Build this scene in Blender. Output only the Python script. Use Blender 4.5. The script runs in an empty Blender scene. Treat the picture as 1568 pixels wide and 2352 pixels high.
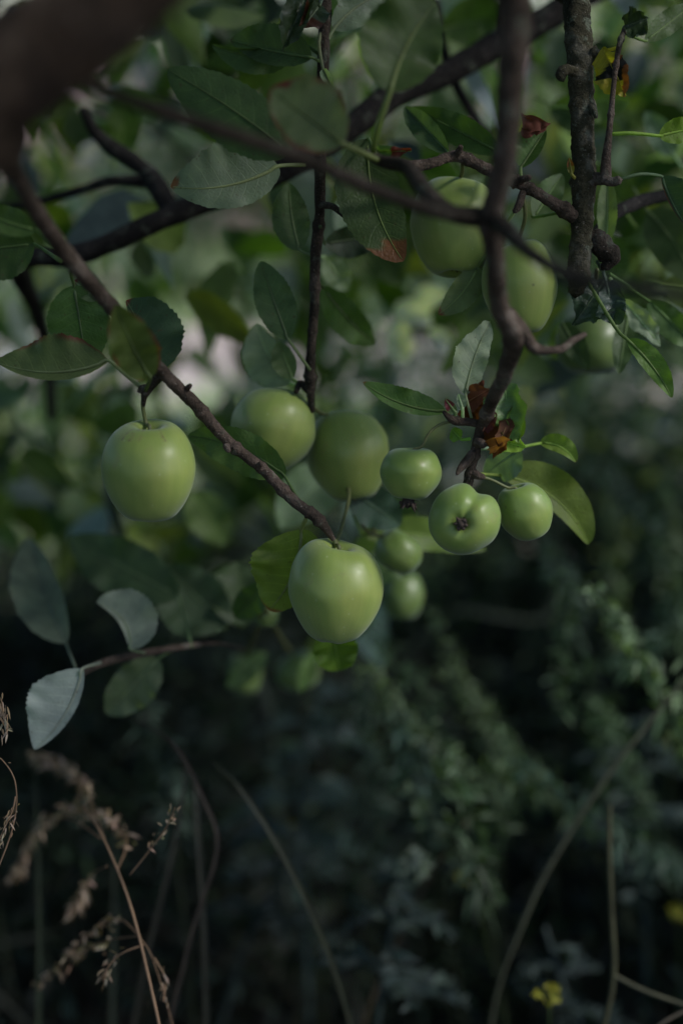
import bpy, math, random
import numpy as np
from mathutils import Vector, noise as mnoise
random.seed(7); rng = np.random.default_rng(7)
SC = bpy.context.scene
COL = SC.collection

# ---------------------------------------------------------------- camera, sky, sun, exposure
PITCH = math.radians(18.0); CAM = np.array([0.0, 0.0, 1.30])
R_ = np.array([1.0, 0, 0]); F_ = np.array([0, math.cos(PITCH), -math.sin(PITCH)]); U_ = np.array([0, math.sin(PITCH), math.cos(PITCH)])
FPX = 50 / 24 * 1568
cd = bpy.data.cameras.new('camera'); cam = bpy.data.objects.new('camera', cd); COL.objects.link(cam)
cam.location = CAM; cam.rotation_euler = (math.pi / 2 - PITCH, 0, 0)
cd.sensor_fit = 'VERTICAL'; cd.sensor_height = 36; cd.lens = 50; cd.clip_start = .02; cd.clip_end = 500
cd.dof.use_dof = True; cd.dof.focus_distance = 0.955; cd.dof.aperture_fstop = 2.0
SC.camera = cam
SUN_EL, SUN_AZ = 40, 108      # azimuth measured from +Y (view direction) towards +X (right)
w = bpy.data.worlds.new('World'); SC.world = w; w.use_nodes = True
nt = w.node_tree; nt.nodes.clear()
wo = nt.nodes.new('ShaderNodeOutputWorld'); bg = nt.nodes.new('ShaderNodeBackground'); sky = nt.nodes.new('ShaderNodeTexSky')
sky.sky_type = 'NISHITA'; sky.sun_disc = False; sky.sun_elevation = math.radians(SUN_EL); sky.sun_rotation = math.radians(SUN_AZ)
sky.dust_density = 1.0; sky.air_density = 1.0; sky.ozone_density = 3.0
bg.inputs['Strength'].default_value = 0.13
nt.links.new(sky.outputs[0], bg.inputs[0]); nt.links.new(bg.outputs[0], wo.inputs[0])
sd = bpy.data.lights.new('sun', 'SUN'); sd.energy = 2.6; sd.angle = math.radians(10); sd.color = (1, .98, .96)
sun = bpy.data.objects.new('sun', sd); COL.objects.link(sun)
az, el = math.radians(SUN_AZ), math.radians(SUN_EL)
sdir = Vector((math.sin(az) * math.cos(el), math.cos(az) * math.cos(el), math.sin(el)))
sun.rotation_euler = sdir.to_track_quat('Z', 'Y').to_euler(); sun.location = sdir * 20
SC.view_settings.view_transform = 'Standard'; SC.view_settings.look = 'None'
SC.view_settings.exposure = 0.35; SC.view_settings.gamma = 1
SC.render.engine = 'CYCLES'
SC.cycles.use_denoising = True
SC.cycles.max_bounces = 6; SC.cycles.diffuse_bounces = 3; SC.cycles.glossy_bounces = 2
SC.cycles.transmission_bounces = 2; SC.cycles.transparent_max_bounces = 2

def P(x, y, d):
    "a point at depth d metres on the line of sight of (x, y) in a 1568 x 2352 frame"
    return CAM + F_ * d + R_ * ((x - 784) / FPX * d) + U_ * (-(y - 1176) / FPX * d)
def px(n, d): return n / FPX * d

# ---------------------------------------------------------------- materials
def newmat(name):
    m = bpy.data.materials.new(name); m.use_nodes = True; m.node_tree.nodes.clear(); return m, m.node_tree
def N(t, typ, **kw):
    n = t.nodes.new(typ)
    for k, v in kw.items():
        if k in n.inputs: n.inputs[k].default_value = v
        else: setattr(n, k, v)
    return n
def math_n(t, op, a, b=None, c=None, clamp=False):
    n = t.nodes.new('ShaderNodeMath'); n.operation = op; n.use_clamp = clamp
    for i, v in enumerate((a, b, c)):
        if v is None: continue
        if hasattr(v, 'links'): t.links.new(v, n.inputs[i])
        else: n.inputs[i].default_value = v
    return n.outputs[0]
def mixc(t, fac, a, b, mode='MIX'):
    n = t.nodes.new('ShaderNodeMix'); n.data_type = 'RGBA'; n.blend_type = mode
    for sock, v in ((n.inputs[0], fac), (n.inputs[6], a), (n.inputs[7], b)):
        if hasattr(v, 'links'): t.links.new(v, sock)
        else: sock.default_value = v if not isinstance(v, tuple) else (*v, 1)[:4]
    return n.outputs[2]
def ramp(t, fac, stops):
    n = t.nodes.new('ShaderNodeValToRGB'); e = n.color_ramp.elements
    while len(e) < len(stops): e.new(.5)
    for q, (p, c) in zip(e, stops): q.position = p; q.color = (*c, 1) if len(c) == 3 else c
    t.links.new(fac, n.inputs[0]); return n.outputs[0]
def noise_n(t, scale, detail=3, rough=.5, vec=None, dist=0):
    n = N(t, 'ShaderNodeTexNoise', Scale=scale, Detail=detail, Roughness=rough, Distortion=dist)
    if vec is None:
        tc = t.nodes.new('ShaderNodeTexCoord'); vec = tc.outputs['Object']
    t.links.new(vec, n.inputs['Vector']); return n.outputs['Fac']

def leaf_material(name, trans=.33, rough=.5, veins=True, spec=.3):
    m, t = newmat(name); L = t.links
    at = N(t, 'ShaderNodeAttribute', attribute_name='col'); col = at.outputs['Color']
    nz = noise_n(t, 60, 4)
    nz2 = noise_n(t, 260, 2)
    col = mixc(t, .8, col, ramp(t, nz, [(.3, (.72, .72, .72)), (.7, (1.3, 1.28, 1.2))]), 'MULTIPLY')
    spots = ramp(t, noise_n(t, 420, 1), [(.70, (0, 0, 0)), (.76, (1, 1, 1))])
    col = mixc(t, math_n(t, 'MULTIPLY', spots, .55), col, (.07, .035, .015))
    p = N(t, 'ShaderNodeBsdfPrincipled'); p.inputs['Roughness'].default_value = rough; p.inputs['Specular IOR Level'].default_value = spec
    bump = N(t, 'ShaderNodeBump', Strength=.35, Distance=.0006)
    if veins:
        uv = t.nodes.new('ShaderNodeUVMap'); sp = t.nodes.new('ShaderNodeSeparateXYZ'); L.new(uv.outputs[0], sp.inputs[0])
        u = sp.outputs[0]; v = math_n(t, 'ABSOLUTE', math_n(t, 'MULTIPLY_ADD', sp.outputs[1], 2, -1))
        # side veins: they leave the midrib and lean towards the tip
        ph = math_n(t, 'MULTIPLY', math_n(t, 'SUBTRACT', u, math_n(t, 'MULTIPLY', math_n(t, 'POWER', v, 1.3), .17)), 9)
        wob = math_n(t, 'MULTIPLY', math_n(t, 'SUBTRACT', nz2, .5), .12)
        fr = math_n(t, 'PINGPONG', math_n(t, 'ADD', ph, wob), .5)
        line = math_n(t, 'SUBTRACT', 1, math_n(t, 'DIVIDE', fr, .07), clamp=True)
        inside = math_n(t, 'GREATER_THAN', u, .02)
        line = math_n(t, 'MULTIPLY', math_n(t, 'MULTIPLY', line, inside), math_n(t, 'SUBTRACT', 1.1, v, clamp=True))
        col = mixc(t, math_n(t, 'MULTIPLY', line, .30), col, mixc(t, 1, col, (2.3, 2.1, 1.9), 'MULTIPLY'))
        vo = N(t, 'ShaderNodeTexVoronoi', Scale=330); vo.feature = 'DISTANCE_TO_EDGE'
        tc = t.nodes.new('ShaderNodeTexCoord'); L.new(tc.outputs['Object'], vo.inputs['Vector'])
        cell = math_n(t, 'MULTIPLY', vo.outputs['Distance'], 2.0, clamp=True)
        hgt = math_n(t, 'ADD', math_n(t, 'MULTIPLY', line, -1.2), math_n(t, 'ADD', cell, math_n(t, 'MULTIPLY', nz, 2)))
    else: hgt = nz
    L.new(hgt, bump.inputs['Height'])
    L.new(col, p.inputs['Base Color']); L.new(bump.outputs[0], p.inputs['Normal'])
    tr = N(t, 'ShaderNodeBsdfTranslucent'); L.new(mixc(t, 1, col, (1.9, 2.2, .6), 'MULTIPLY'), tr.inputs[0])
    mx = N(t, 'ShaderNodeMixShader'); mx.inputs[0].default_value = trans
    L.new(p.outputs[0], mx.inputs[1]); L.new(tr.outputs[0], mx.inputs[2])
    o = t.nodes.new('ShaderNodeOutputMaterial'); L.new(mx.outputs[0], o.inputs[0]); return m
M_LEAF = leaf_material('apple_leaf')
M_GLOSSY = leaf_material('glossy_leaf', .2, .42, spec=.45)
M_WEED = leaf_material('weed_leaf', .25, .6, veins=False)
M_DRY = leaf_material('dry_plant', .2, .75, veins=False, spec=.15)

def bark_material(name, c1, c2, c3, rough=.85, scale=1.0, lichen=.45):
    m, t = newmat(name); L = t.links
    tc = t.nodes.new('ShaderNodeTexCoord')
    mp = N(t, 'ShaderNodeMapping'); L.new(tc.outputs['UV'], mp.inputs[0]); mp.inputs['Scale'].default_value = (2.2 * scale, 130 * scale, 1)
    ringn = noise_n(t, 1.6, 5, .6, mp.outputs[0], 1.2)
    big = noise_n(t, 45 * scale, 4, .6); fine = noise_n(t, 380 * scale, 4, .65)
    col = ramp(t, big, [(.32, c1), (.55, c2), (.72, c3)])
    col = mixc(t, .8, col, ramp(t, fine, [(.3, (.6, .6, .6)), (.7, (1.4, 1.35, 1.3))]), 'MULTIPLY')
    lent = ramp(t, noise_n(t, 620 * scale, 1), [(.68, (0, 0, 0)), (.73, (1, 1, 1))])
    col = mixc(t, math_n(t, 'MULTIPLY', lent, .5), col, (.30, .26, .22))
    lich = math_n(t, 'MULTIPLY', ramp(t, noise_n(t, 75, 5, .7), [(.57, (0, 0, 0)), (.64, (1, 1, 1))]), lichen)
    col = mixc(t, lich, col, mixc(t, fine, (.07, .085, .055), (.20, .22, .17)))
    p = N(t, 'ShaderNodeBsdfPrincipled'); p.inputs['Roughness'].default_value = rough; p.inputs['Specular IOR Level'].default_value = .15
    b = N(t, 'ShaderNodeBump', Strength=1.0, Distance=.003)
    h = math_n(t, 'ADD', math_n(t, 'MULTIPLY', ringn, .8), math_n(t, 'ADD', fine, math_n(t, 'MULTIPLY', lent, .4)))
    L.new(h, b.inputs['Height']); L.new(b.outputs[0], p.inputs['Normal']); L.new(col, p.inputs['Base Color'])
    o = t.nodes.new('ShaderNodeOutputMaterial'); L.new(p.outputs[0], o.inputs[0]); return m
M_BARK = bark_material('branch_bark', (.022, .018, .013), (.048, .037, .028), (.11, .09, .075))
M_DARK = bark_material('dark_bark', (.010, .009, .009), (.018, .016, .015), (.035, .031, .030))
M_LIMB = bark_material('limb_bark', (.007, .005, .004), (.036, .023, .015), (.15, .11, .08), scale=.8, lichen=0)
M_MOSS = bark_material('mossy_bark', (.018, .018, .010), (.055, .050, .030), (.16, .15, .12), lichen=.7)

M_TWIG = bark_material('twig_bark', (.042, .031, .023), (.095, .070, .055), (.20, .165, .14))

def apple_material(name, c_lo, c_hi, c_yel, russet=.0):
    m, t = newmat(name); L = t.links
    tc = t.nodes.new('ShaderNodeTexCoord'); sp = t.nodes.new('ShaderNodeSeparateXYZ'); L.new(tc.outputs['Object'], sp.inputs[0])
    big = noise_n(t, 22, 3, .5); fine = noise_n(t, 190, 3, .6)
    col = ramp(t, big, [(.30, c_lo), (.55, c_hi), (.8, c_yel)])
    uv = t.nodes.new('ShaderNodeUVMap'); mp = N(t, 'ShaderNodeMapping'); L.new(uv.outputs[0], mp.inputs[0]); mp.inputs['Scale'].default_value = (26, 1.6, 1)
    streak = noise_n(t, 1.4, 3, .6, mp.outputs[0])
    col = mixc(t, .5, col, ramp(t, streak, [(.3, (.86, .9, .84)), (.7, (1.12, 1.08, 1.1))]), 'MULTIPLY')
    vo = N(t, 'ShaderNodeTexVoronoi', Scale=125, Randomness=1.0); L.new(tc.outputs['Object'], vo.inputs['Vector'])
    dots = math_n(t, 'SUBTRACT', 1, math_n(t, 'DIVIDE', vo.outputs['Distance'], .13), clamp=True)
    col = mixc(t, math_n(t, 'MULTIPLY', dots, .45), col, (.42, .46, .28))
    vo2 = N(t, 'ShaderNodeTexVoronoi', Scale=64); L.new(tc.outputs['Object'], vo2.inputs['Vector'])
    wob = math_n(t, 'ADD', vo2.outputs['Distance'], math_n(t, 'MULTIPLY', fine, .05))
    blot = ramp(t, noise_n(t, 75, 4, .65), [(.60, (0, 0, 0)), (.70, (1, 1, 1))])
    col = mixc(t, math_n(t, 'MULTIPLY', blot, .32), col, (.22, .19, .075))
    sc = math_n(t, 'SUBTRACT', 1, math_n(t, 'DIVIDE', wob, .115), clamp=True)
    col = mixc(t, math_n(t, 'MULTIPLY', sc, .9), col, (.07, .055, .02))
    # russet scratches on the shoulder near the stem
    sh = math_n(t, 'MULTIPLY', math_n(t, 'GREATER_THAN', streak, .58), math_n(t, 'MULTIPLY', math_n(t, 'LESS_THAN', N_uvy(t, uv), .36), russet))
    col = mixc(t, math_n(t, 'MULTIPLY', sh, ramp(t, fine, [(.4, (0, 0, 0)), (.6, (1, 1, 1))])), col, (.13, .075, .04))
    p = N(t, 'ShaderNodeBsdfPrincipled'); p.inputs['Roughness'].default_value = .42; p.inputs['Specular IOR Level'].default_value = .45
    p.inputs['Subsurface Weight'].default_value = .12; p.inputs['Subsurface Radius'].default_value = (.006, .008, .002); p.inputs['Subsurface Scale'].default_value = 1
    p.inputs['Sheen Weight'].default_value = .2; p.inputs['Sheen Tint'].default_value = (.8, .85, 1, 1); p.inputs['Sheen Roughness'].default_value = .5
    b = N(t, 'ShaderNodeBump', Strength=.10, Distance=.0006); L.new(math_n(t, 'ADD', fine, math_n(t, 'MULTIPLY', dots, -.5)), b.inputs['Height'])
    L.new(math_n(t, 'MULTIPLY_ADD', fine, .24, .30), p.inputs['Roughness'])
    L.new(b.outputs[0], p.inputs['Normal']); L.new(col, p.inputs['Base Color'])
    o = t.nodes.new('ShaderNodeOutputMaterial'); L.new(p.outputs[0], o.inputs[0]); return m
def N_uvy(t, uv):
    sp = t.nodes.new('ShaderNodeSeparateXYZ'); t.links.new(uv.outputs[0], sp.inputs[0]); return sp.outputs[1]
M_APPLE = apple_material('apple_skin', (.175, .240, .045), (.225, .285, .060), (.30, .325, .080), 0.0)
M_APPLE_R = apple_material('apple_skin_russet', (.175, .240, .045), (.225, .285, .060), (.30, .325, .080), .75)
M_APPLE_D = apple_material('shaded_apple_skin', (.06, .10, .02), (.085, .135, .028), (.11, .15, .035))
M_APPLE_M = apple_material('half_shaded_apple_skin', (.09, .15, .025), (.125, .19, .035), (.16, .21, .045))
M_APPLE_S = apple_material('small_apple_skin', (.130, .210, .036), (.180, .255, .048), (.25, .29, .065), .1)

def plain(name, col, rough=.8, var=.3, scale=40, bump=.3, dist=.004, col2=None):
    m, t = newmat(name); L = t.links
    n = noise_n(t, scale, 6, .6); p = N(t, 'ShaderNodeBsdfPrincipled'); p.inputs['Roughness'].default_value = rough
    c2 = col2 or tuple(min(1, c * (1 + var)) for c in col)
    L.new(ramp(t, n, [(.3, tuple(c * (1 - var) for c in col)), (.7, c2)]), p.inputs['Base Color'])
    b = N(t, 'ShaderNodeBump', Strength=bump, Distance=dist); L.new(n, b.inputs['Height']); L.new(b.outputs[0], p.inputs['Normal'])
    o = t.nodes.new('ShaderNodeOutputMaterial'); L.new(p.outputs[0], o.inputs[0]); return m
M_STEM = plain('fruit_stem', (.10, .11, .035), .6, .3, 200, .2, .0005)
M_CALYX = plain('dry_calyx', (.045, .030, .022), .9, .4, 400)
M_SOIL = plain('dark_soil', (.014, .012, .010), .95, .4, 12, .8, .03)
M_PATH = plain('dry_earth', (.60, .47, .44), .95, .25, 5, .6, .02)
M_WALL = plain('rendered_wall', (.50, .33, .30), .9, .2, 8, .4, .01)
M_PETAL = plain('yellow_petal', (.30, .28, .02), .6, .15, 300)

# ---------------------------------------------------------------- mesh building
class MB:
    def __init__(s): s.v = []; s.f = []; s.c = []; s.uv = []; s.n = 0
    def add(s, v, f, c=(.1, .1, .1), uv=None):
        v = np.asarray(v, float); f = np.asarray(f, int)
        s.v.append(v); s.f.append(f + s.n); s.n += len(v)
        c = np.asarray(c, float); s.c.append(np.broadcast_to(c, (len(v), 3)) if c.ndim == 1 else c)
        s.uv.append(np.zeros((len(v), 2)) - 1 if uv is None else uv)
    def build(s, name, mat, parent=None, origin=None, smooth=True):
        v = np.concatenate(s.v); f = np.concatenate(s.f); c = np.concatenate(s.c); uv = np.concatenate(s.uv)
        o0 = np.zeros(3) if origin is None else np.asarray(origin)
        me = bpy.data.meshes.new(name); nf = len(f)
        tri = f[:, 2] == f[:, 3]
        me.vertices.add(len(v)); me.vertices.foreach_set('co', (v - o0).ravel())
        if tri.any():
            faces = [tuple(a[:3]) if b else tuple(a) for a, b in zip(f.tolist(), tri)]
            me.clear_geometry(); me.from_pydata((v - o0).tolist(), [], faces)
        else:
            me.loops.add(nf * 4); me.polygons.add(nf)
            me.loops.foreach_set('vertex_index', f.ravel())
            me.polygons.foreach_set('loop_start', np.arange(nf) * 4)
        me.update(calc_edges=True)
        me.polygons.foreach_set('use_smooth', [smooth] * nf)
        at = me.color_attributes.new('col', 'FLOAT_COLOR', 'POINT')
        at.data.foreach_set('color', np.concatenate([c, np.ones((len(c), 1))], 1).ravel())
        ul = me.uv_layers.new(name='UVMap'); li = np.zeros(len(me.loops), int); me.loops.foreach_get('vertex_index', li)
        ul.data.foreach_set('uv', uv[li].ravel())
        me.validate(); me.materials.append(mat)
        o = bpy.data.objects.new(name, me); COL.objects.link(o); o.location = o0
        if parent is not None:
            o.parent = parent; o.location = o0 - world_loc(parent)
        return o
def world_loc(o):
    p = np.array(o.location)
    while o.parent is not None: o = o.parent; p = p + np.array(o.location)
    return p
def empty(name, loc, label=None, cat=None, group=None, kind=None):
    o = bpy.data.objects.new(name, None); COL.objects.link(o); o.location = loc; o.empty_display_size = .05
    return tag(o, label, cat, group, kind)
def tag(o, label=None, cat=None, group=None, kind=None):
    for k, v in (('label', label), ('category', cat), ('group', group), ('kind', kind)):
        if v: o[k] = v
    return o

def catmull(p, n):
    p = np.asarray(p, float)
    if len(p) == 2: p = np.array([p[0], (p[0] + p[1]) / 2, p[1]])
    q = np.vstack([2 * p[0] - p[1], p, 2 * p[-1] - p[-2]])
    seg = len(p) - 1; t = np.linspace(0, seg, n); i = np.minimum(t.astype(int), seg - 1); u = (t - i)[:, None]
    a, b, c, d = q[i], q[i + 1], q[i + 2], q[i + 3]
    return .5 * (2 * b + (c - a) * u + (2 * a - 5 * b + 4 * c - d) * u ** 2 + (3 * b - a - 3 * c + d) * u ** 3)
def frames(p):
    t = np.gradient(p, axis=0); t /= np.linalg.norm(t, axis=1)[:, None] + 1e-12
    n = np.cross(t[0], [.3, 1, .2]); n /= np.linalg.norm(n); ns = []
    for k in range(len(p)):
        n = n - t[k] * np.dot(n, t[k]); n /= np.linalg.norm(n) + 1e-12; ns.append(n)
    ns = np.array(ns); return t, ns, np.cross(t, ns)
def tube(mb, pts, rad, n=40, k=12, rough=0.0, col=(.1, .1, .1), nodes=(), cap=True, fr=60.0):
    "a tapered tube along a smooth path; rough = relief in radii, nodes = (t, height, width) swellings"
    p = catmull(pts, n); r = np.maximum(catmull(np.array([[x, 0, 0] for x in rad]) if len(rad) == len(pts) else
        np.array([[np.interp(q, np.linspace(0, 1, len(rad)), rad), 0, 0] for q in np.linspace(0, 1, len(pts))]), n)[:, 0], 1e-4)
    t, a, b = frames(p); s = np.linspace(0, 1, n)
    ln = np.concatenate([[0], np.cumsum(np.linalg.norm(np.diff(p, axis=0), axis=1))])
    for tn, hh, ww in nodes: r = r * (1 + hh * np.exp(-((s - tn) / ww) ** 2))
    th = np.linspace(0, 2 * math.pi, k, endpoint=False)
    ring = a[:, None] * np.cos(th)[None, :, None] + b[:, None] * np.sin(th)[None, :, None]
    rr = np.repeat(r[:, None], k, 1)
    if rough:
        for i in range(n):
            for j in range(k):
                q = p[i] + ring[i, j] * r[i]
                rr[i, j] *= 1 + rough * (mnoise.noise(Vector(q * fr)) + .6 * mnoise.noise(Vector(q * fr * 3.1)))
    v = (p[:, None] + ring * rr[..., None]).reshape(-1, 3)
    uv = np.stack([np.tile(th / (2 * math.pi), n), np.repeat(ln, k)], 1)
    i, j = np.meshgrid(np.arange(n - 1), np.arange(k), indexing='ij'); j2 = (j + 1) % k
    f = np.stack([i * k + j, i * k + j2, (i + 1) * k + j2, (i + 1) * k + j], -1).reshape(-1, 4)
    c = np.asarray(col, float); 
    if c.ndim == 2: c = np.repeat(np.stack([np.interp(s, np.linspace(0, 1, len(c)), c[:, q]) for q in range(3)], 1), k, 0)
    if cap:
        v = np.vstack([v, p[0] - t[0] * r[0] * .5, p[-1] + t[-1] * r[-1] * .8]); n0 = n * k
        uv = np.vstack([uv, [[0, 0], [0, ln[-1]]]])
        jj = np.arange(k); j2 = (jj + 1) % k
        f = np.vstack([f, np.stack([jj, j2 * 0 + n0, j2 * 0 + n0, j2], -1)[:, [3, 0, 1, 2]],
                       np.stack([(n - 1) * k + jj, (n - 1) * k + j2, jj * 0 + n0 + 1, jj * 0 + n0 + 1], -1)])
        if c.ndim == 2: c = np.vstack([c, c[:1], c[-1:]])
    mb.add(v, f, c, uv)

# ---------------------------------------------------------------- leaves
def prof(s, sharp=1.0):
    return np.sin(math.pi * s ** (.86)) ** (.56 + .10 * sharp) * (1 - .10 * s ** 4 * sharp)
W3 = np.array((1.1, 1.2, .6))
def leaf(mb, base, tip, wl, wr, stalk=None, bend=0., sag=0., al=.3, ar=.3, cl=.0, cr=.0, col=(.05, .085, .03), paint=None,
         wave=.16, crumple=0., n=52, q=5, serr=.036, rib=1.0, ribcol=None, sharp=.7, seed=0, thick=1.0):
    """base, tip = (x, y, depth); wl, wr = half widths seen left and right of the midrib looking from base to tip, in frame units;
    al, ar = lift of each half towards the viewer; cl, cr = further curl of each half; sag = bow of the midrib towards the viewer (m)"""
    rs = np.random.default_rng(seed + int(abs(base[0]) * 7 + abs(base[1]) * 13))
    wl *= 1.06; wr *= 1.06; col = np.asarray(col, float) * (1.42, 1.42, 1.25)
    B, T = P(*base), P(*tip); d = (base[2] + tip[2]) / 2
    V = CAM - (B + T) / 2; V /= np.linalg.norm(V); ax = T - B; LEN = np.linalg.norm(ax)
    lat = np.cross(V, ax); lat /= np.linalg.norm(lat)
    M = (B + T) / 2 + lat * px(bend, d) * 2 + V * sag * 2
    s = np.linspace(0, 1, n); u = s[:, None]
    mid = (1 - u) ** 2 * B + 2 * u * (1 - u) * M + u ** 2 * T
    t = np.gradient(mid, axis=0); t /= np.linalg.norm(t, axis=1)[:, None]
    side = np.cross(V, t); side /= np.linalg.norm(side, axis=1)[:, None]; nor = np.cross(t, side)
    nor *= np.sign(nor @ V)[:, None]
    w = prof(s, sharp); w[0] = w[-1] = .015
    saw = ((s * 17) % 1)
    cols, uvs, vs = [], [], []
    ph = rs.uniform(0, 6.28, 4)
    for k in range(-q, q + 1):
        v = k / q; sg = 1 if v > 0 else -1; a0, c0, hw = (al, cl, wl) if v >= 0 else (ar, cr, wr)
        hw = px(hw, d) / max(.35, math.cos(a0 + c0 / 2))
        m = np.linspace(0, abs(v), 12); ang = a0 + c0 * m
        X = np.trapz(np.cos(ang), m) if abs(v) > 0 else 0; Z = np.trapz(np.sin(ang), m) if abs(v) > 0 else 0
        ww = w * hw * (1 + (serr * (saw - .5) * 2 * (abs(v) > .99)))
        wv = wave * hw * abs(v) ** 2 * (np.sin(s * 11 + ph[0 if v > 0 else 1]) + .6 * np.sin(s * 23 + ph[2 if v > 0 else 3])) * np.sin(math.pi * s)
        pt = mid + side * (sg * X * ww)[:, None] + nor * (Z * ww + wv)[:, None]
        if crumple:
            for i in range(n):
                pt[i] += np.array(mnoise.noise_vector(Vector(pt[i] * 75 + rs.uniform(0, 0.01)))) * crumple * (.3 + abs(v)) + \
                    np.array(mnoise.noise_vector(Vector(pt[i] * 200))) * crumple * .35
        vs.append(pt); uvs.append(np.stack([.03 + .97 * s, np.full(n, (v + 1) / 2)], 1))
        cc = np.tile(np.asarray(col, float), (n, 1))
        if paint is not None:
            for i in range(n):
                cc[i] = paint(s[i], v, cc[i], .5 + .5 * mnoise.noise(Vector(pt[i] * 90)))
        cols.append(cc)
    v = np.concatenate(vs); m = 2 * q + 1
    i, j = np.meshgrid(np.arange(m - 1), np.arange(n - 1), indexing='ij')
    f = np.stack([i * n + j, i * n + j + 1, (i + 1) * n + j + 1, (i + 1) * n + j], -1).reshape(-1, 4)
    mb.add(v, f, np.concatenate(cols), np.concatenate(uvs))
    rc = ribcol if ribcol is not None else np.clip(np.asarray(col) * 1.6 + W3 * .04, 0, 1)
    if rib:
        path = mid[:: max(1, n // 10)] + nor[:: max(1, n // 10)] * .0003
        k0 = 0
        rr = .00105 * rib * np.linspace(1, .18, len(path))
        if stalk is not None:
            sp = [P(*q_) for q_ in (stalk if isinstance(stalk, list) else [stalk])]
            path = np.vstack([sp, path]); rr = np.concatenate([np.full(len(sp), .0013 * rib), rr])
        tube(mb, path, rr, n=max(14, len(path) * 3), k=6, col=rc)

def brown(frm=.8, c=(.13, .055, .02), edge=None, both=True, side=0):
    "dried tip beyond frm, optionally a dried rim on one side"
    def f(s, v, col, nz):
        k = s + (nz - .5) * .25 - frm
        e = -1 if edge is None else (abs(v) * (1 if side == 0 or side * v > 0 else 0) + (nz - .5) * .5 - edge)
        m = np.clip(max(k / .03, e / .1), 0, 1)
        return col * (1 - m) + np.array(c) * (.6 + .8 * nz) * m
    return f

# ---------------------------------------------------------------- the apple tree: boughs and twigs
TREE0 = np.array([-.95, .62, 0.0])
tree = empty('apple_tree', TREE0, 'old apple tree with brown branches, dark green leaves and green fruit', 'apple tree')
def bough(name, pts, wid, mat=M_BARK, n=70, k=16, rough=.12, nodes=(), label=None, extra=None, fr=60.0):
    "pts in (x, y, depth) or world arrays; wid = widths in frame units at each point"
    pp = [P(*q) if len(q) == 3 and not isinstance(q, np.ndarray) else q for q in pts]
    rr = [(px(w_, q[2]) / 2 if not isinstance(q, np.ndarray) else w_) for w_, q in zip(wid, pts)]
    mb = MB(); tube(mb, pp, rr, n, k, rough, nodes=nodes, fr=fr)
    for e in (extra or []):
        ep = [P(*q) for q in e[0]]; tube(mb, ep, [px(w_, q[2]) / 2 for w_, q in zip(e[1], e[0])], 14, 10, rough * 1.6)
    o = mb.build(name, mat, tree, origin=pp[0])
    if label: o['label'] = label
    return o
W = np.array
trunk_top = W([-.80, .62, 1.05])
bough('trunk', [W([-.95, .62, -.05]), W([-.93, .60, .35]), W([-.88, .63, .75]), trunk_top], [.115, .085, .075, .06], M_LIMB, 60, 24, .15, fr=14)
B1 = bough('limb', [W([-.82, .62, .95]), W([-.62, .50, 1.08]), (-330, 420, .54), (-110, 255, .52), (70, 132, .52), (245, 5, .53), (440, -170, .56), (800, -420, .75)],
           [.05, .034, 285, 262, 250, 240, 230, 230], M_LIMB, 110, 28, .10, fr=30)
OVER = bough('limb', [W([-.80, .62, 1.0]), W([-.70, .75, 1.35]), W([-.35, .88, 1.62]), W([.10, .93, 1.70]), W([.45, .98, 1.66]), W([.75, 1.0, 1.55])],
             [.045, .036, .03, .026, .02, .012], M_LIMB, 80, 18, .12, fr=30)
BACK = bough('limb', [W([-.80, .64, .92]), W([-.62, .85, 1.02]), (-120, 610, 1.16), (60, 592, 1.16), (190, 582, 1.15), (380, 500, 1.14), (520, 445, 1.14), (650, 388, 1.14), (800, 295, 1.15),
                       (900, 222, 1.16), (1010, 178, 1.17), (1110, 120, 1.18), (1250, 45, 1.2), (1400, -40, 1.22), (1700, -160, 1.3)],
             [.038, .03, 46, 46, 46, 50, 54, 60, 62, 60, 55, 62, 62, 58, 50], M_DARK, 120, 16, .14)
B2 = bough('branch', [(-40, 60, .56), (120, 160, .60), (230, 205, .63), (430, 275, .67), (690, 362, .71), (860, 435, .73), (1000, 485, .75), (1130, 505, .77), (1215, 580, .70), (1330, 640, .64),
                      (1460, 660, .60), (1620, 690, .57)],
           [34, 32, 32, 36, 34, 32, 36, 44, 34, 36, 38, 36], M_BARK, 100, 14, .12)
B3 = bough('branch', [W([.03, .93, 1.69]), (752, -160, 1.02), (746, 0, .99), (744, 110, .985), (738, 220, .985), (736, 345, .98), (735, 420, .98), (733, 500, .985), (724, 590, .99), (722, 700, 1.0),
                      (714, 800, 1.01), (712, 880, 1.02), (716, 945, 1.03)],
           [.008, 32, 32, 28, 26, 30, 27, 24, 26, 22, 22, 24, 14], M_BARK, 120, 12, .16,
           nodes=[(.60, .35, .008), (.72, .3, .007), (.8, .25, .006), (.9, .4, .008), (.33, .3, .008)])
B4 = bough('branch', [W([.18, .90, 1.68]), (1195, -200, .74), (1186, 0, .72), (1172, 180, .73), (1158, 370, .75), (1130, 490, .77), (1138, 620, .79), (1148, 710, .82), (1178, 775, .85), (1162, 850, .88), (1128, 925, .92),
                      (1104, 985, .945), (1090, 1040, .95), (1072, 1120, .955)],
           [.014, 80, 78, 64, 56, 52, 46, 46, 46, 38, 30, 26, 23, 22], M_TWIG, 220, 16, .16, fr=110,
           nodes=[(.40, .25, .012), (.62, .22, .01), (.80, .25, .008), (.93, .35, .006), (.97, .3, .006)])
bough('branch', [(842, 352, .87), (880, 372, .86), (935, 385, .84), (985, 450, .80), (1040, 492, .78), (1128, 505, .77)], [22, 28, 34, 40, 40, 40], n=40)
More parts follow.
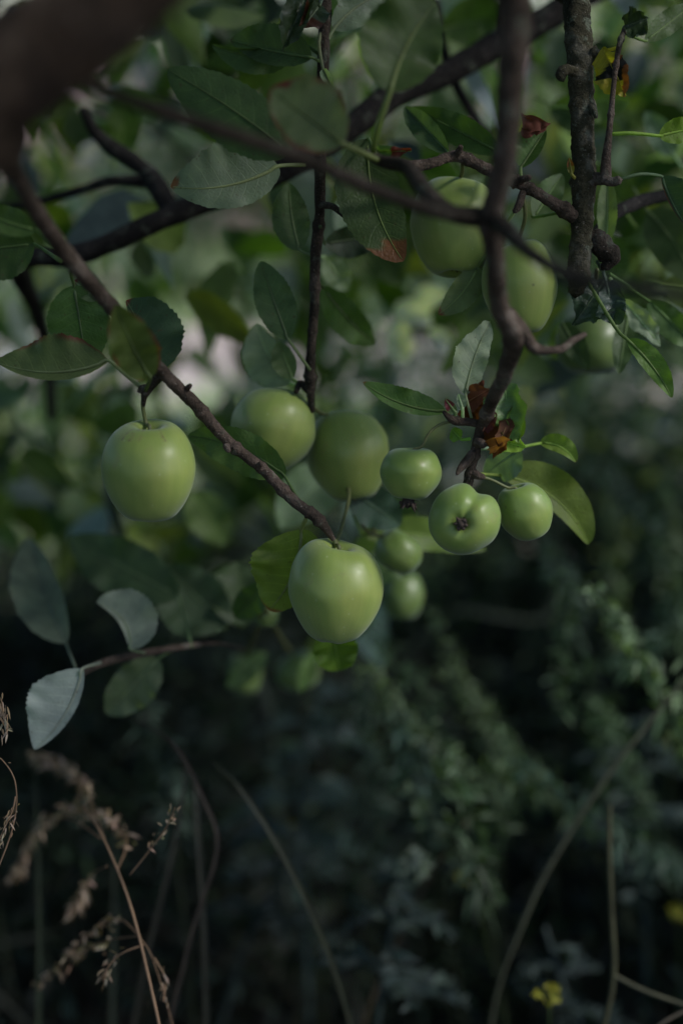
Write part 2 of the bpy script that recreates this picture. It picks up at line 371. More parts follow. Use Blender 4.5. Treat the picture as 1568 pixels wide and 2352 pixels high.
B5 = bough('branch', [W([.27, .95, 1.69]), (1318, -180, 1.0), (1322, 0, .98), (1332, 150, .97), (1338, 300, .965), (1340, 420, .965), (1334, 540, .965), (1328, 620, .965), (1322, 672, .97)],
           [.012, 64, 62, 60, 54, 56, 48, 50, 34], M_MOSS, 200, 28, .20, fr=110,
           nodes=[(.45, .12, .012), (.62, .12, .01), (.78, .18, .012), (.9, .22, .02)],
           extra=[([(1320, 165, .96), (1300, 160, .955), (1288, 172, .95), (1292, 184, .95)], [26, 24, 24, 12]),
                  ([(1355, 245, .96), (1364, 255, .955), (1368, 268, .95)], [22, 20, 12]),
                  ([(1358, 118, .965), (1372, 128, .965), (1374, 142, .965)], [30, 22, 14])])
B7 = bough('branch', [W([-.30, .47, 1.29]), (-40, 260, .66), (30, 385, .74), (100, 510, .79), (190, 630, .84), (268, 718, .875), (370, 850, .91), (450, 930, .93), (520, 1010, .94), (600, 1075, .945),
                      (680, 1155, .95), (728, 1190, .95), (766, 1240, .955)],
           [.011, 44, 40, 40, 38, 36, 30, 30, 26, 25, 26, 27, 11], M_TWIG, 260, 16, .16, fr=140,
           nodes=[(.60, .2, .006), (.69, .35, .005), (.75, .2, .005), (.80, .3, .006), (.88, .28, .006), (.93, .25, .01)],
           extra=[([(424, 898, .925), (432, 890, .92), (438, 884, .918)], [16, 13, 8]),
                  ([(520, 1025, .935), (525, 1036, .93)], [18, 10]),
                  ([(592, 1072, .94), (600, 1064, .935)], [16, 11])])
B8 = bough('branch', [(870, 368, .92), (950, 380, .935), (1000, 372, .94), (1050, 358, .95), (1110, 385, .95), (1160, 410, .95), (1200, 425, .95), (1250, 455, .955), (1290, 480, .96), (1330, 500, .965)],
           [20, 26, 22, 28, 26, 28, 26, 26, 32, 34], M_TWIG, 150, 16, .24, fr=120,
           nodes=[(.38, .3, .012), (.62, .35, .012), (.7, .3, .01), (.9, .25, .02)],
           extra=[([(1185, 420, .948), (1200, 412, .943), (1216, 408, .94)], [20, 18, 14]),
                  ([(1048, 362, .948), (1052, 348, .944), (1058, 336, .94)], [16, 18, 12]),
                  ([(1200, 440, .95), (1190, 470, .95), (1180, 486, .95)], [18, 18, 14])])
B9 = bough('twig', [(1345, 425, .962), (1365, 412, .96), (1388, 408, .955), (1390, 370, .952), (1396, 320, .95), (1402, 260, .95), (1410, 180, .95), (1420, 110, .95), (1432, 70, .955)],
           [36, 32, 28, 22, 17, 14, 12, 13, 12], M_TWIG, 80, 10, .12, nodes=[(.62, .4, .012), (.8, .35, .01), (.93, .5, .01)],
           extra=[([(1385, 412, .953), (1405, 418, .95), (1422, 414, .948)], [24, 22, 20])])
B10 = bough('twig', [(1165, 720, .845), (1195, 750, .85), (1228, 800, .855), (1285, 802, .86), (1315, 782, .87), (1342, 768, .88)], [36, 30, 26, 20, 17, 12], M_TWIG, 50, 12, .12)
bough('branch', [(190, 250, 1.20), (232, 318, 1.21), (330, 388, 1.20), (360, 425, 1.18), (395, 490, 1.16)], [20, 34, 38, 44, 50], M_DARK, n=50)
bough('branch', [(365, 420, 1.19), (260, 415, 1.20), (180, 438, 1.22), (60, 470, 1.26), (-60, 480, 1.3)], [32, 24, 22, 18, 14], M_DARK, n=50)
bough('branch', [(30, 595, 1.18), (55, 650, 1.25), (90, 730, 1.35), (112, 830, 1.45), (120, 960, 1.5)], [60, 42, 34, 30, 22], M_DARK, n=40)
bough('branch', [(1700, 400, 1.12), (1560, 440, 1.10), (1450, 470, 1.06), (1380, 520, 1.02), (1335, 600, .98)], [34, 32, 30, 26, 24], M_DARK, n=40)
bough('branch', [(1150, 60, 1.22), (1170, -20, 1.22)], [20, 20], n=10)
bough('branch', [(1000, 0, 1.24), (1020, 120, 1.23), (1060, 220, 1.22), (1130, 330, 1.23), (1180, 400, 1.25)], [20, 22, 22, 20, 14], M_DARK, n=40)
B14 = bough('twig', [(1104, 975, .945), (1070, 968, .945), (1045, 966, .943), (1030, 958, .94), (1018, 945, .94)], [20, 20, 22, 15, 8], M_TWIG, 30, 10, .15,
            extra=[([(1085, 1040, .948), (1070, 1062, .945), (1056, 1078, .942), (1048, 1090, .94)], [20, 22, 17, 7]),
                   ([(1095, 1015, .945), (1105, 1018, .94), (1110, 1024, .937)], [22, 22, 15]),
                   ([(1085, 1085, .952), (1095, 1092, .95), (1110, 1096, .95)], [20, 18, 13])])
B16 = bough('twig', [(170, 1560, 1.05), (230, 1525, 1.07), (330, 1500, 1.09), (430, 1484, 1.12), (500, 1478, 1.17), (560, 1490, 1.24)], [14, 18, 19, 14, 8, 5], M_TWIG, 50, 10, .12)
B17 = bough('twig', [(735, 470, .98), (765, 475, .975), (790, 495, .97), (815, 508, .97), (850, 514, .97)], [18, 16, 12, 8, 6], M_BARK, 30, 8, .12)
B18 = bough('twig', [(325, 890, .92), (333, 900, .92), (331, 915, .922), (330, 932, .925)], [28, 22, 14, 9], M_BARK, 24, 10, .12)
BSP = bough('spur', [(330, 905, .92), (350, 882, .92), (372, 855, .915)], [24, 22, 26], M_BARK, 16, 10, .1)
B19 = bough('twig', [(770, 1250, .955), (785, 1210, .99), (800, 1150, 1.03), (800, 1120, 1.05)], [12, 9, 8, 8], M_STEM, 24, 8, .05)
B20 = bough('twig', [(712, 900, 1.02), (690, 880, 1.03), (680, 900, 1.02)], [20, 18, 12], M_BARK, 16, 8, .2)
KNOT = bough('twig', [(1335, 560, .975), (1365, 555, .97), (1385, 570, .965), (1400, 600, .965), (1385, 615, .965)], [30, 44, 48, 40, 20], M_BARK, 50, 14, .5)

def put(parent, name, mat, fn):
    mb = MB(); fn(mb); return mb.build(name, mat, parent, origin=mb.v[0][0])
def L(parent, base, tip, wl, wr, mat=M_LEAF, **kw):
    mb = MB(); leaf(mb, base, tip, wl, wr, **kw); return mb.build('leaf', mat, parent, origin=P(*base))

G1 = (.040, .068, .028); G2 = (.055, .095, .030); GB = (.095, .125, .095); GY = (.10, .15, .030); GP = (.16, .20, .15); GD = (.022, .036, .020)
BR = (.14, .055, .018); RED = (.14, .03, .02)
# leaves on the thin crossing branch and middle spur
L(B2, (668, 352, .90), (385, 160, .91), 78, 62, stalk=(705, 372, .85), bend=-8, al=.15, ar=-.3, cl=-.3, col=G1, wave=.04, ribcol=(.11, .15, .06), sharp=.3)
L(B3, (640, 381, .955), (392, 428, .93), 50, 96, stalk=(700, 378, .97), bend=22, al=.4, ar=-.1, cr=-.2, col=GB, paint=brown(.97), ribcol=(.26, .30, .15), rib=1.3)
L(B2, (788, 330, .80), (620, 205, .81), 68, 88, stalk=[(868, 368, .86), (830, 350, .83)], bend=0, al=.2, ar=.1, col=(.12, .135, .08), paint=brown(.90, RED, .90), ribcol=(.17, .20, .08), rib=1.3)
L(B2, (895, 212, .83), (1000, 5, .84), 105, 78, stalk=[(857, 348, .86), (868, 290, .84)], bend=14, al=.25, ar=.1, col=(.040, .065, .022), ribcol=(.17, .21, .08), rib=1.5)
L(B3, (716, 132, .975), (530, 92, 1.0), 30, 58, stalk=(742, 145, .985), bend=4, al=.5, ar=.1, col=G1, paint=brown(.93, (.05, .02, .015)))
L(B3, (690, 95, .99), (488, 102, 1.0), 42, 14, stalk=(738, 130, .985), bend=26, al=.2, ar=.9, col=G1)
L(B3, (705, -20, .96), (650, 118, .95), 30, 32, M_GLOSSY, stalk=(740, -30, .98), al=.9, ar=.9, col=GD, crumple=.004)
L(B3, (735, 10, .96), (690, 70, .95), 32, 25, M_GLOSSY, stalk=(742, -20, .98), al=.6, ar=.9, col=GD, crumple=.003, paint=brown(.5, (.06, .02, .01)))
L(B3, (742, 160, .97), (768, 214, .96), 10, 12, stalk=[(742, 60, .985), (732, 100, .98)], al=.9, ar=.9, col=GP, ribcol=(.2, .22, .12))
L(B3, (765, 68, .985), (900, -20, 1.0), 34, 44, stalk=(748, 98, .985), bend=14, col=GB, ribcol=(.2, .24, .14), rib=1.2)
L(B8, (845, 318, .96), (926, 600, .955), 62, 78, stalk=(862, 352, .93), bend=-26, al=.1, ar=.3, col=(.030, .050, .016), paint=brown(.80, BR), ribcol=(.13, .18, .05), wave=.08, sharp=.2)
L(B8, (850, 345, .94), (946, 348, .93), 16, 22, al=.6, ar=.4, col=G2, crumple=.004, stalk=(862, 360, .93), paint=brown(.5, RED))
L(B8, (1030, 352, .96), (930, 245, 1.02), 30, 24, al=.5, ar=.5, col=G1, stalk=(1045, 362, .95))
L(B8, (1150, 352, .99), (945, 246, 1.02), 32, 36, al=.2, ar=.2, col=(.035, .065, .02), sharp=1.5, stalk=(1160, 405, .95))
L(B8, (1195, 385, .955), (1252, 298, .955), 48, 18, al=.3, ar=.8, col=G2, stalk=(1196, 410, .95), paint=brown(.93, BR), ribcol=(.15, .2, .08), wave=.1)
L(B8, (1208, 303, .95), (1256, 296, .945), 20, 14, M_DRY, al=.9, ar=.9, col=(.075, .025, .02), crumple=.009, rib=0)
L(B5, (1312, 400, .955), (1306, 362, .95), 8, 8, al=.5, ar=.5, col=(.12, .11, .03), stalk=(1320, 410, .96), paint=brown(.5, BR))
L(B3, (688, 575, 1.0), (664, 420, 1.0), 44, 38, stalk=(722, 590, .99), bend=6, col=(.06, .09, .045), ribcol=(.15, .2, .1))
L(B3, (662, 780, 1.0), (600, 600, 1.01), 42, 44, stalk=(712, 850, 1.01), bend=2, col=(.06, .095, .045), ribcol=(.14, .18, .09))
L(B3, (668, 880, 1.06), (590, 745, 1.07), 60, 30, stalk=(710, 890, 1.03), bend=12, col=GP, al=.1, ar=.4)
L(B3, (672, 870, 1.04), (640, 785, 1.05), 32, 22, stalk=(708, 890, 1.03), col=(.075, .11, .05))
L(B3, (742, 660, 1.06), (862, 792, 1.10), 34, 40, stalk=(722, 640, 1.0), col=G2, bend=-6, ribcol=(.14, .17, .08))
L(B3, (745, 590, 1.12), (800, 665, 1.14), 30, 30, stalk=(722, 590, .99), col=GP)
L(B17, (850, 514, .97), (800, 430, 1.03), 30, 40, col=(.03, .05, .02), stalk=(820, 508, .97))
L(B17, (745, 560, 1.04), (870, 540, 1.06), 30, 40, col=GD, stalk=(735, 520, .98))
# leaves round the left hanging apple
L(B18, (250, 828, .925), (-12, 830, .93), 18, 84, stalk=[(322, 888, .92), (290, 862, .92)], bend=26, al=.5, ar=0, col=(.075, .10, .042), paint=brown(2, RED, .93, side=-1), ribcol=(.2, .24, .12), rib=1.1, sharp=1.6)
L(B18, (345, 868, .87), (268, 700, .83), 50, 54, stalk=(334, 898, .92), bend=6, col=(.060, .080, .026), al=.25, ar=.25, paint=brown(2, RED, .96), ribcol=(.12, .16, .06))
L(B18, (352, 858, .93), (290, 690, .95), 18, 88, stalk=(336, 890, .925), bend=-10, al=.3, ar=.2, col=(.028, .052, .030), paint=brown(.95, RED))
L(B7, (170, 655, .93), (200, 840, .95), 66, 70, stalk=[(165, 600, .86), (163, 625, .90)], bend=0, al=.1, ar=.1, col=(.045, .085, .030), paint=brown(.97, RED), ribcol=(.13, .18, .09), wave=.08, sharp=.2)
L(B7, (225, 690, .93), (170, 645, .94), 20, 30, stalk=(255, 715, .87), col=(.08, .11, .06), paint=brown(.8, RED))
L(B7, (85, 528, .86), (-60, 470, .86), 28, 34, stalk=[(140, 582, .82), (110, 555, .84)], bend=8, col=(.05, .085, .025), al=.2, ar=.3)
L(B7, (80, 560, 1.0), (-90, 580, 1.0), 70, 60, stalk=(140, 600, .9), col=(.03, .055, .015))
L(B7, (655, 1095, .965), (432, 1002, 1.0), 50, 42, stalk=(690, 1160, .95), bend=-20, al=-.1, ar=.3, col=G2, ribcol=(.09, .14, .05), sharp=.3)
L(B7, (692, 1215, .975), (618, 1402, 1.0), 58, 98, stalk=(702, 1192, .955), bend=20, al=-.2, ar=.2, col=(.105, .14, .030), paint=brown(.96, BR), ribcol=(.24, .26, .12), rib=1.2, sharp=.1)
L(B19, (760, 1440, 1.06), (780, 1540, 1.08), 50, 50, col=(.05, .09, .012), stalk=(770, 1400, 1.04), sharp=0)
L(B19, (800, 1125, 1.06), (920, 1205, 1.10), 46, 46, col=(.03, .055, .045), stalk=(800, 1120, 1.05))
L(B19, (830, 1225, 1.13), (1115, 1262, 1.17), 40, 34, col=(.075, .115, .025), stalk=(800, 1150, 1.06), bend=14)
L(B16, (615, 1340, 1.10), (540, 1420, 1.13), 34, 34, col=(.03, .055, .02))
# leaves at the small-fruited spur
L(B14, (1022, 945, .945), (833, 878, .945), 16, 36, stalk=(1040, 965, .944), bend=16, al=.4, ar=.1, col=(.050, .095, .025), ribcol=(.11, .16, .05), paint=brown(.99))
L(B14, (1068, 905, .955), (1126, 738, .97), 44, 32, stalk=(1082, 960, .945), bend=8, al=.25, ar=.25, col=(.21, .245, .19), wave=.30, crumple=.0016, sharp=1.6, ribcol=(.25, .29, .17), rib=.9)
L(B14, (1046, 948, .94), (1022, 916, .935), 13, 9, stalk=(1040, 962, .944), col=(.07, .10, .05), paint=brown(.35, (.14, .03, .04)))
L(B14, (1062, 940, .94), (1052, 905, .95), 8, 14, stalk=(1062, 966, .945), col=GP)
for (b, t_, wl, wr, c, m, cr_, pn) in [
    ((1088, 965, .970), (1100, 875, .955), 30, 28, (.085, .028, .018), M_DRY, .0050, None),
    ((1070, 925, .96), (1128, 890, .95), 24, 24, (.12, .042, .026), M_DRY, .0050, None),
    ((1118, 1022, .955), (1176, 985, .938), 34, 34, (.10, .035, .018), M_DRY, .0030, None),
    ((1120, 1032, .945), (1170, 1008, .925), 20, 18, (.24, .10, .032), M_DRY, .0028, None),
    ((1158, 882, .945), (1172, 1012, .94), 44, 42, (.085, .150, .050), M_GLOSSY, .0038, brown(.95, (.03, .02, .01))),
    ((1180, 930, .945), (1196, 1015, .945), 20, 22, (.10, .17, .035), M_GLOSSY, .003, brown(2, (.06, .03, .01), .97)),
    ((1125, 900, .955), (1165, 940, .95), 22, 26, (.05, .10, .03), M_GLOSSY, .0040, brown(.7, (.06, .02, .012))),
    ((1170, 960, .94), (1140, 1030, .935), 16, 20, (.06, .028, .018), M_DRY, .0040, None),
    ((1108, 990, .94), (1128, 950, .935), 12, 16, (.07, .02, .02), M_DRY, .0045, None),
    ((1135, 1010, .955), (1210, 1028, .95), 30, 18, (.15, .24, .045), M_LEAF, .002, None),
    ((1100, 985, .96), (1188, 960, .955), 26, 24, (.045, .085, .02), M_LEAF, .004, brown(.6, BR))]:
    L(B14, b, t_, wl, wr, m, al=.25, ar=.35, cl=.9, cr=.9, col=c, crumple=cr_, paint=pn, wave=.12, rib=.5)
L(B14, (1060, 1010, .96), (1036, 985, .96), 16, 16, M_LEAF, col=(.10, .18, .03), stalk=(1078, 1008, .955), crumple=.003)
L(B14, (1195, 1030, 1.0), (1110, 1090, 1.03), 45, 30, col=(.09, .13, .11), al=.2, ar=.2, stalk=(1096, 1030, .96))
L(B14, (1150, 1092, 1.02), (1350, 1250, 1.04), 60, 24, stalk=(1090, 1088, .955), bend=34, col=(.085, .115, .025), al=.1, ar=.6, sharp=0, serr=.01)
L(B14, (1240, 1018, 1.0), (1322, 1062, .99), 26, 14, stalk=(1130, 1040, .96), bend=14, col=GY, al=.2, ar=.8, paint=brown(.97), sharp=.2)
# right side
L(B9, (1440, 780, .95), (1542, 914, .945), 30, 18, stalk=[(1345, 640, .965), (1412, 752, .955)], bend=8, al=.2, ar=.4, col=(.070, .125, .025), ribcol=(.14, .2, .06))
L(B9, (1432, 62, .955), (1492, 40, .95), 30, 34, M_GLOSSY, al=.8, ar=.9, cl=.5, cr=.5, col=GD, crumple=.0035, stalk=(1430, 72, .955))
L(B9, (1480, 95, .98), (1590, 10, 1.0), 28, 24, stalk=(1432, 75, .955), col=(.045, .075, .025))
L(B9, (1388, 118, .96), (1438, 222, .95), 26, 44, stalk=(1418, 110, .952), al=.3, ar=.2, col=(.20, .17, .015), crumple=.004,
  paint=lambda s, v, c, nz: (W((.008, .008, .006)) if abs(s - .42 + (nz - .5) * .5) < .13 else (W((.15, .05, .015)) if v + (nz - .5) > .12 and s > .3 else c)))
L(B9, (1512, 312, .955), (1610, 290, .96), 30, 26, stalk=[(1398, 308, .95), (1450, 306, .95)], col=(.10, .16, .02))
L(B9, (1518, 405, .96), (1580, 525, .96), 50, 6, stalk=[(1422, 412, .948), (1470, 400, .95)], bend=-6, col=(.03, .055, .03), paint=brown(2, (.10, .04, .02), .5, side=-1))
L(B9, (1392, 560, 1.0), (1395, 400, 1.0), 22, 22, stalk=(1375, 590, .98), col=(.12, .16, .08), al=.6, ar=.6)
L(KNOT, (1390, 640, .98), (1320, 740, .98), 60, 50, M_GLOSSY, al=.5, ar=.5, col=(.025, .045, .03), crumple=.0055, stalk=(1370, 600, .97))
L(KNOT, (1395, 665, .97), (1410, 745, .97), 36, 36, M_GLOSSY, al=.5, ar=.5, col=(.025, .045, .035), crumple=.0055, stalk=(1380, 610, .97))
L(KNOT, (1430, 690, 1.02), (1515, 790, 1.02), 26, 20, al=.3, ar=.3, col=GP, crumple=.003, stalk=(1400, 640, .99))
L(KNOT, (1490, 690, 1.05), (1600, 800, 1.05), 30, 34, al=.3, ar=.3, col=(.05, .09, .03), stalk=(1400, 630, .99), paint=brown(.8, BR))
L(B8, (1098, 612, .99), (1006, 722, .985), 34, 30, stalk=(1180, 486, .95), bend=10, col=(.085, .115, .05), paint=brown(.88, BR), al=.2, ar=.2)
L(B5, (1225, 500, 1.0), (1290, 400, 1.02), 30, 30, stalk=(1300, 485, .96), col=(.05, .085, .03))
# big dim leaves lower left
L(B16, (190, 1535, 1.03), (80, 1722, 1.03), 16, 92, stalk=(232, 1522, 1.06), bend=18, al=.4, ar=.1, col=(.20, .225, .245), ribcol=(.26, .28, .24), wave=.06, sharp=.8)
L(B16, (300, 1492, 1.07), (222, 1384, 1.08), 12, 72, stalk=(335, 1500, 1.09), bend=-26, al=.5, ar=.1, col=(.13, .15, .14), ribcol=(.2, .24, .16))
L(B16, (152, 1478, 1.12), (68, 1235, 1.20), 70, 34, stalk=(178, 1545, 1.06), bend=6, col=(.085, .105, .085), ribcol=(.15, .18, .14))
L(B16, (365, 1512, 1.13), (244, 1640, 1.15), 52, 46, stalk=(400, 1490, 1.11), col=(.085, .105, .070))
L(B16, (410, 1370, 1.20), (160, 1235, 1.22), 70, 60, stalk=(440, 1485, 1.12), col=(.035, .058, .030))
L(B16, (520, 1440, 1.22), (380, 1300, 1.24), 90, 60, stalk=(500, 1450, 1.12), col=(.040, .062, .038))
L(B16, (560, 1440, 1.22), (545, 1290, 1.25), 70, 60, stalk=(540, 1430, 1.12), col=(.045, .068, .035))

for b, t_, w1, c in [((610, 1500, 1.36), (520, 1580, 1.36), 26, G1), ((720, 1500, 1.34), (690, 1590, 1.34), 18, G2), ((1290, 740, 1.08), (1350, 850, 1.06), 26, (.03, .05, .02)), ((1440, 730, 1.05), (1420, 860, 1.03), 24, G1), ((560, 1300, 1.3), (480, 1420, 1.3), 50, G2), ((880, 1140, 1.2), (960, 1230, 1.2), 36, G1), ((440, 1130, 1.35), (520, 1250, 1.35), 46, (.08, .12, .04))]:
    L(BACK, b, t_, w1, w1, col=c, n=20, q=3, serr=.01)
def blades(pos, dr, ln, wd, col, rows=5, droop=.25, seed=1, face=None, shape='leaf'):
    "many small strips at once: pos, dr (unit) (n,3); ln, wd (n); returns arrays for MB.add"
    r = np.random.default_rng(seed); n = len(pos); s = np.linspace(0, 1, rows)
    up = r.normal(size=(n, 3)) if face is None else face + r.normal(size=(n, 3)) * .5
    sd_ = np.cross(dr, up); sd_ /= np.linalg.norm(sd_, axis=1)[:, None] + 1e-9
    dn = np.array([0, 0, -1.0])
    c = pos[:, None] + dr[:, None] * (ln[:, None] * s)[..., None] + dn * (droop * ln[:, None] * s ** 2)[..., None]
    pw = np.sin(math.pi * (s * .93 + .05) ** .8) if shape == 'leaf' else (1 - s ** 2.2) * .9 + .08
    nrm = np.cross(sd_, dr)
    hw = (wd[:, None] * pw / 2)[..., None]
    a = c + sd_[:, None] * hw + nrm[:, None] * hw * .35; b = c - sd_[:, None] * hw + nrm[:, None] * hw * .35
    v = np.stack([a, c, b], 2).reshape(-1, 3)
    k = rows * 3; base = (np.arange(n) * k)[:, None]
    f0 = []
    for i in range(rows - 1):
        f0 += [[i * 3, i * 3 + 1, i * 3 + 4, i * 3 + 3], [i * 3 + 1, i * 3 + 2, i * 3 + 5, i * 3 + 4]]
    f = (base[:, :, None] + np.array(f0)[None]).reshape(-1, 4)
    col = np.repeat(np.asarray(col), k, 0)
    uv = np.tile(np.stack([np.repeat(s * .95 + .04, 3), np.tile([1., .5, 0.], rows)], 1), (n, 1))
    return v, f, col, uv
def unit(v): return v / (np.linalg.norm(v, axis=-1, keepdims=True) + 1e-9)
def palette(n, cols, r, jit=.25):
    c = np.array(cols)[r.integers(0, len(cols), n)]; return np.clip(c * (1 + r.uniform(-jit, jit, (n, 1))) * (1 + r.uniform(-.08, .08, (n, 3))), 0, 1)

# leaves of the same tree behind the focus plane: individually placed, out of focus
br = np.random.default_rng(21)
spots = []
for (x0, y0, x1, y1, d0, d1, n_) in [(0, 60, 760, 300, 1.25, 1.7, 7), (800, 60, 1568, 480, 1.15, 1.5, 14), (1180, 480, 1568, 700, 1.1, 1.4, 8),
                                     (420, 1080, 900, 1380, 1.2, 1.45, 6), (740, 420, 1000, 640, 1.15, 1.5, 4), (0, 230, 420, 360, 1.3, 1.6, 3)]:
    for _ in range(n_): spots.append((br.uniform(x0, x1), br.uniform(y0, y1), br.uniform(d0, d1)))
for x, y, d in spots:
    a = br.uniform(0, 6.28); ln_ = br.uniform(.055, .085); l_ = ln_ / d * FPX * br.uniform(.6, 1); w_ = l_ * br.uniform(.22, .34)
    c = palette(1, [G1, G2, (.05, .085, .02), (.09, .125, .09), (.07, .12, .02)], br)[0]
    L(BACK, (x, y, d), (x + l_ * math.cos(a), y + l_ * math.sin(a), d + br.uniform(-.03, .03)), w_, w_, col=c, n=16, q=3, serr=0, al=br.uniform(0, .5), ar=br.uniform(0, .5), bend=br.uniform(-10, 10),
      stalk=(x - l_ * .3 * math.cos(a), y - l_ * .3 * math.sin(a), d))

# crown overhead and around the frame: one mass of leaves carried by the upper limbs
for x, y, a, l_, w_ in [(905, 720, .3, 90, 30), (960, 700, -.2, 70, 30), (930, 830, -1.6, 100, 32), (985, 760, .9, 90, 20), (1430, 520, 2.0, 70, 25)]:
    L(BACK, (x, y, 1.5), (x + l_ * math.cos(a), y + l_ * math.sin(a), 1.46), w_, w_, col=(.50, .50, .58), n=16, q=3, serr=0, bend=12)  # sky reflection put into the pale lilac colour of these leaves
cr = np.random.default_rng(5); n = 3900
pos = np.stack([cr.uniform(-1.7, .75, n), cr.uniform(.1, 2.3, n), cr.uniform(1.42, 2.3, n)], 1)
rel = pos - CAM; dd = rel @ F_; xx = (rel @ R_) / dd * FPX; yy = (rel @ U_) / dd * FPX
pos = pos[~((dd > .05) & (abs(xx) < 880) & (yy < 1330))]
m2 = 5400   # the far side of the crown, seen out of focus between the nearer leaves
far = np.stack([cr.uniform(-.75, .9, m2), cr.uniform(1.25, 2.6, m2), cr.uniform(.48, 1.42, m2)], 1)
rel = far - CAM; dd = rel @ F_; fy = 1176 - (rel @ U_) / dd * FPX; fx = 784 + (rel @ R_) / dd * FPX
dens = W([mnoise.noise(Vector(q * 4.2)) for q in far]) + .30 * (fx > 1000) + .10 * (fy < 200) + .22 * ((fy < 130) & (fx < 900)) - .18 * ((fx < 420) & (fy > 380) & (fy < 620)) - .05 * (fy > 760)
dens = dens + .12 * ((fx < 820) & (fy > 850)) - .6 * ((abs(fx - 480) < 62) & (abs(fy - 775) < 70)) - .5 * ((abs(fx - 1230) < 75) & (abs(fy - 190) < 60)) - .5 * ((abs(fx - 330) < 70) & (abs(fy - 190) < 60)) - .4 * ((abs(fx - 600) < 70) & (abs(fy - 480) < 60))
far = far[(dens > .16) & (fy < np.where(fx < 900, 1640 - .25 * abs(fx - 300) - 380 * (fx < 340), 820))]
pos = np.vstack([pos, far]); n = len(pos); print('crown leaves', n, 'in view', len(far))
d_ = unit(cr.normal(size=(n, 3)) + [0, 0, -.5])
ln = cr.uniform(.06, .09, n)
mb = MB(); mb.add(*blades(pos, d_, ln, ln * cr.uniform(.5, .62, n), palette(n, [G1, G2, (.08, .13, .03), (.07, .12, .02), (.14, .19, .17), (.10, .15, .07), (.20, .25, .26), (.05, .07, .08), (.16, .20, .04)], cr), seed=3))
fo = mb.build('foliage', M_LEAF, tree); fo['kind'] = 'stuff'
for k in range(7):
    x, y = br.uniform(100, 1500), br.uniform(60, 420); a = br.uniform(-.8, .8); d = br.uniform(1.4, 1.9); q = [(x, y, d)]
    for i in range(4): a += br.uniform(-.4, .4); x += 90 * math.cos(a); y += 90 * math.sin(a); q.append((x, y, d))
    bough('twig', q, [16, 13, 11, 9, 6], M_DARK, n=24, k=8)

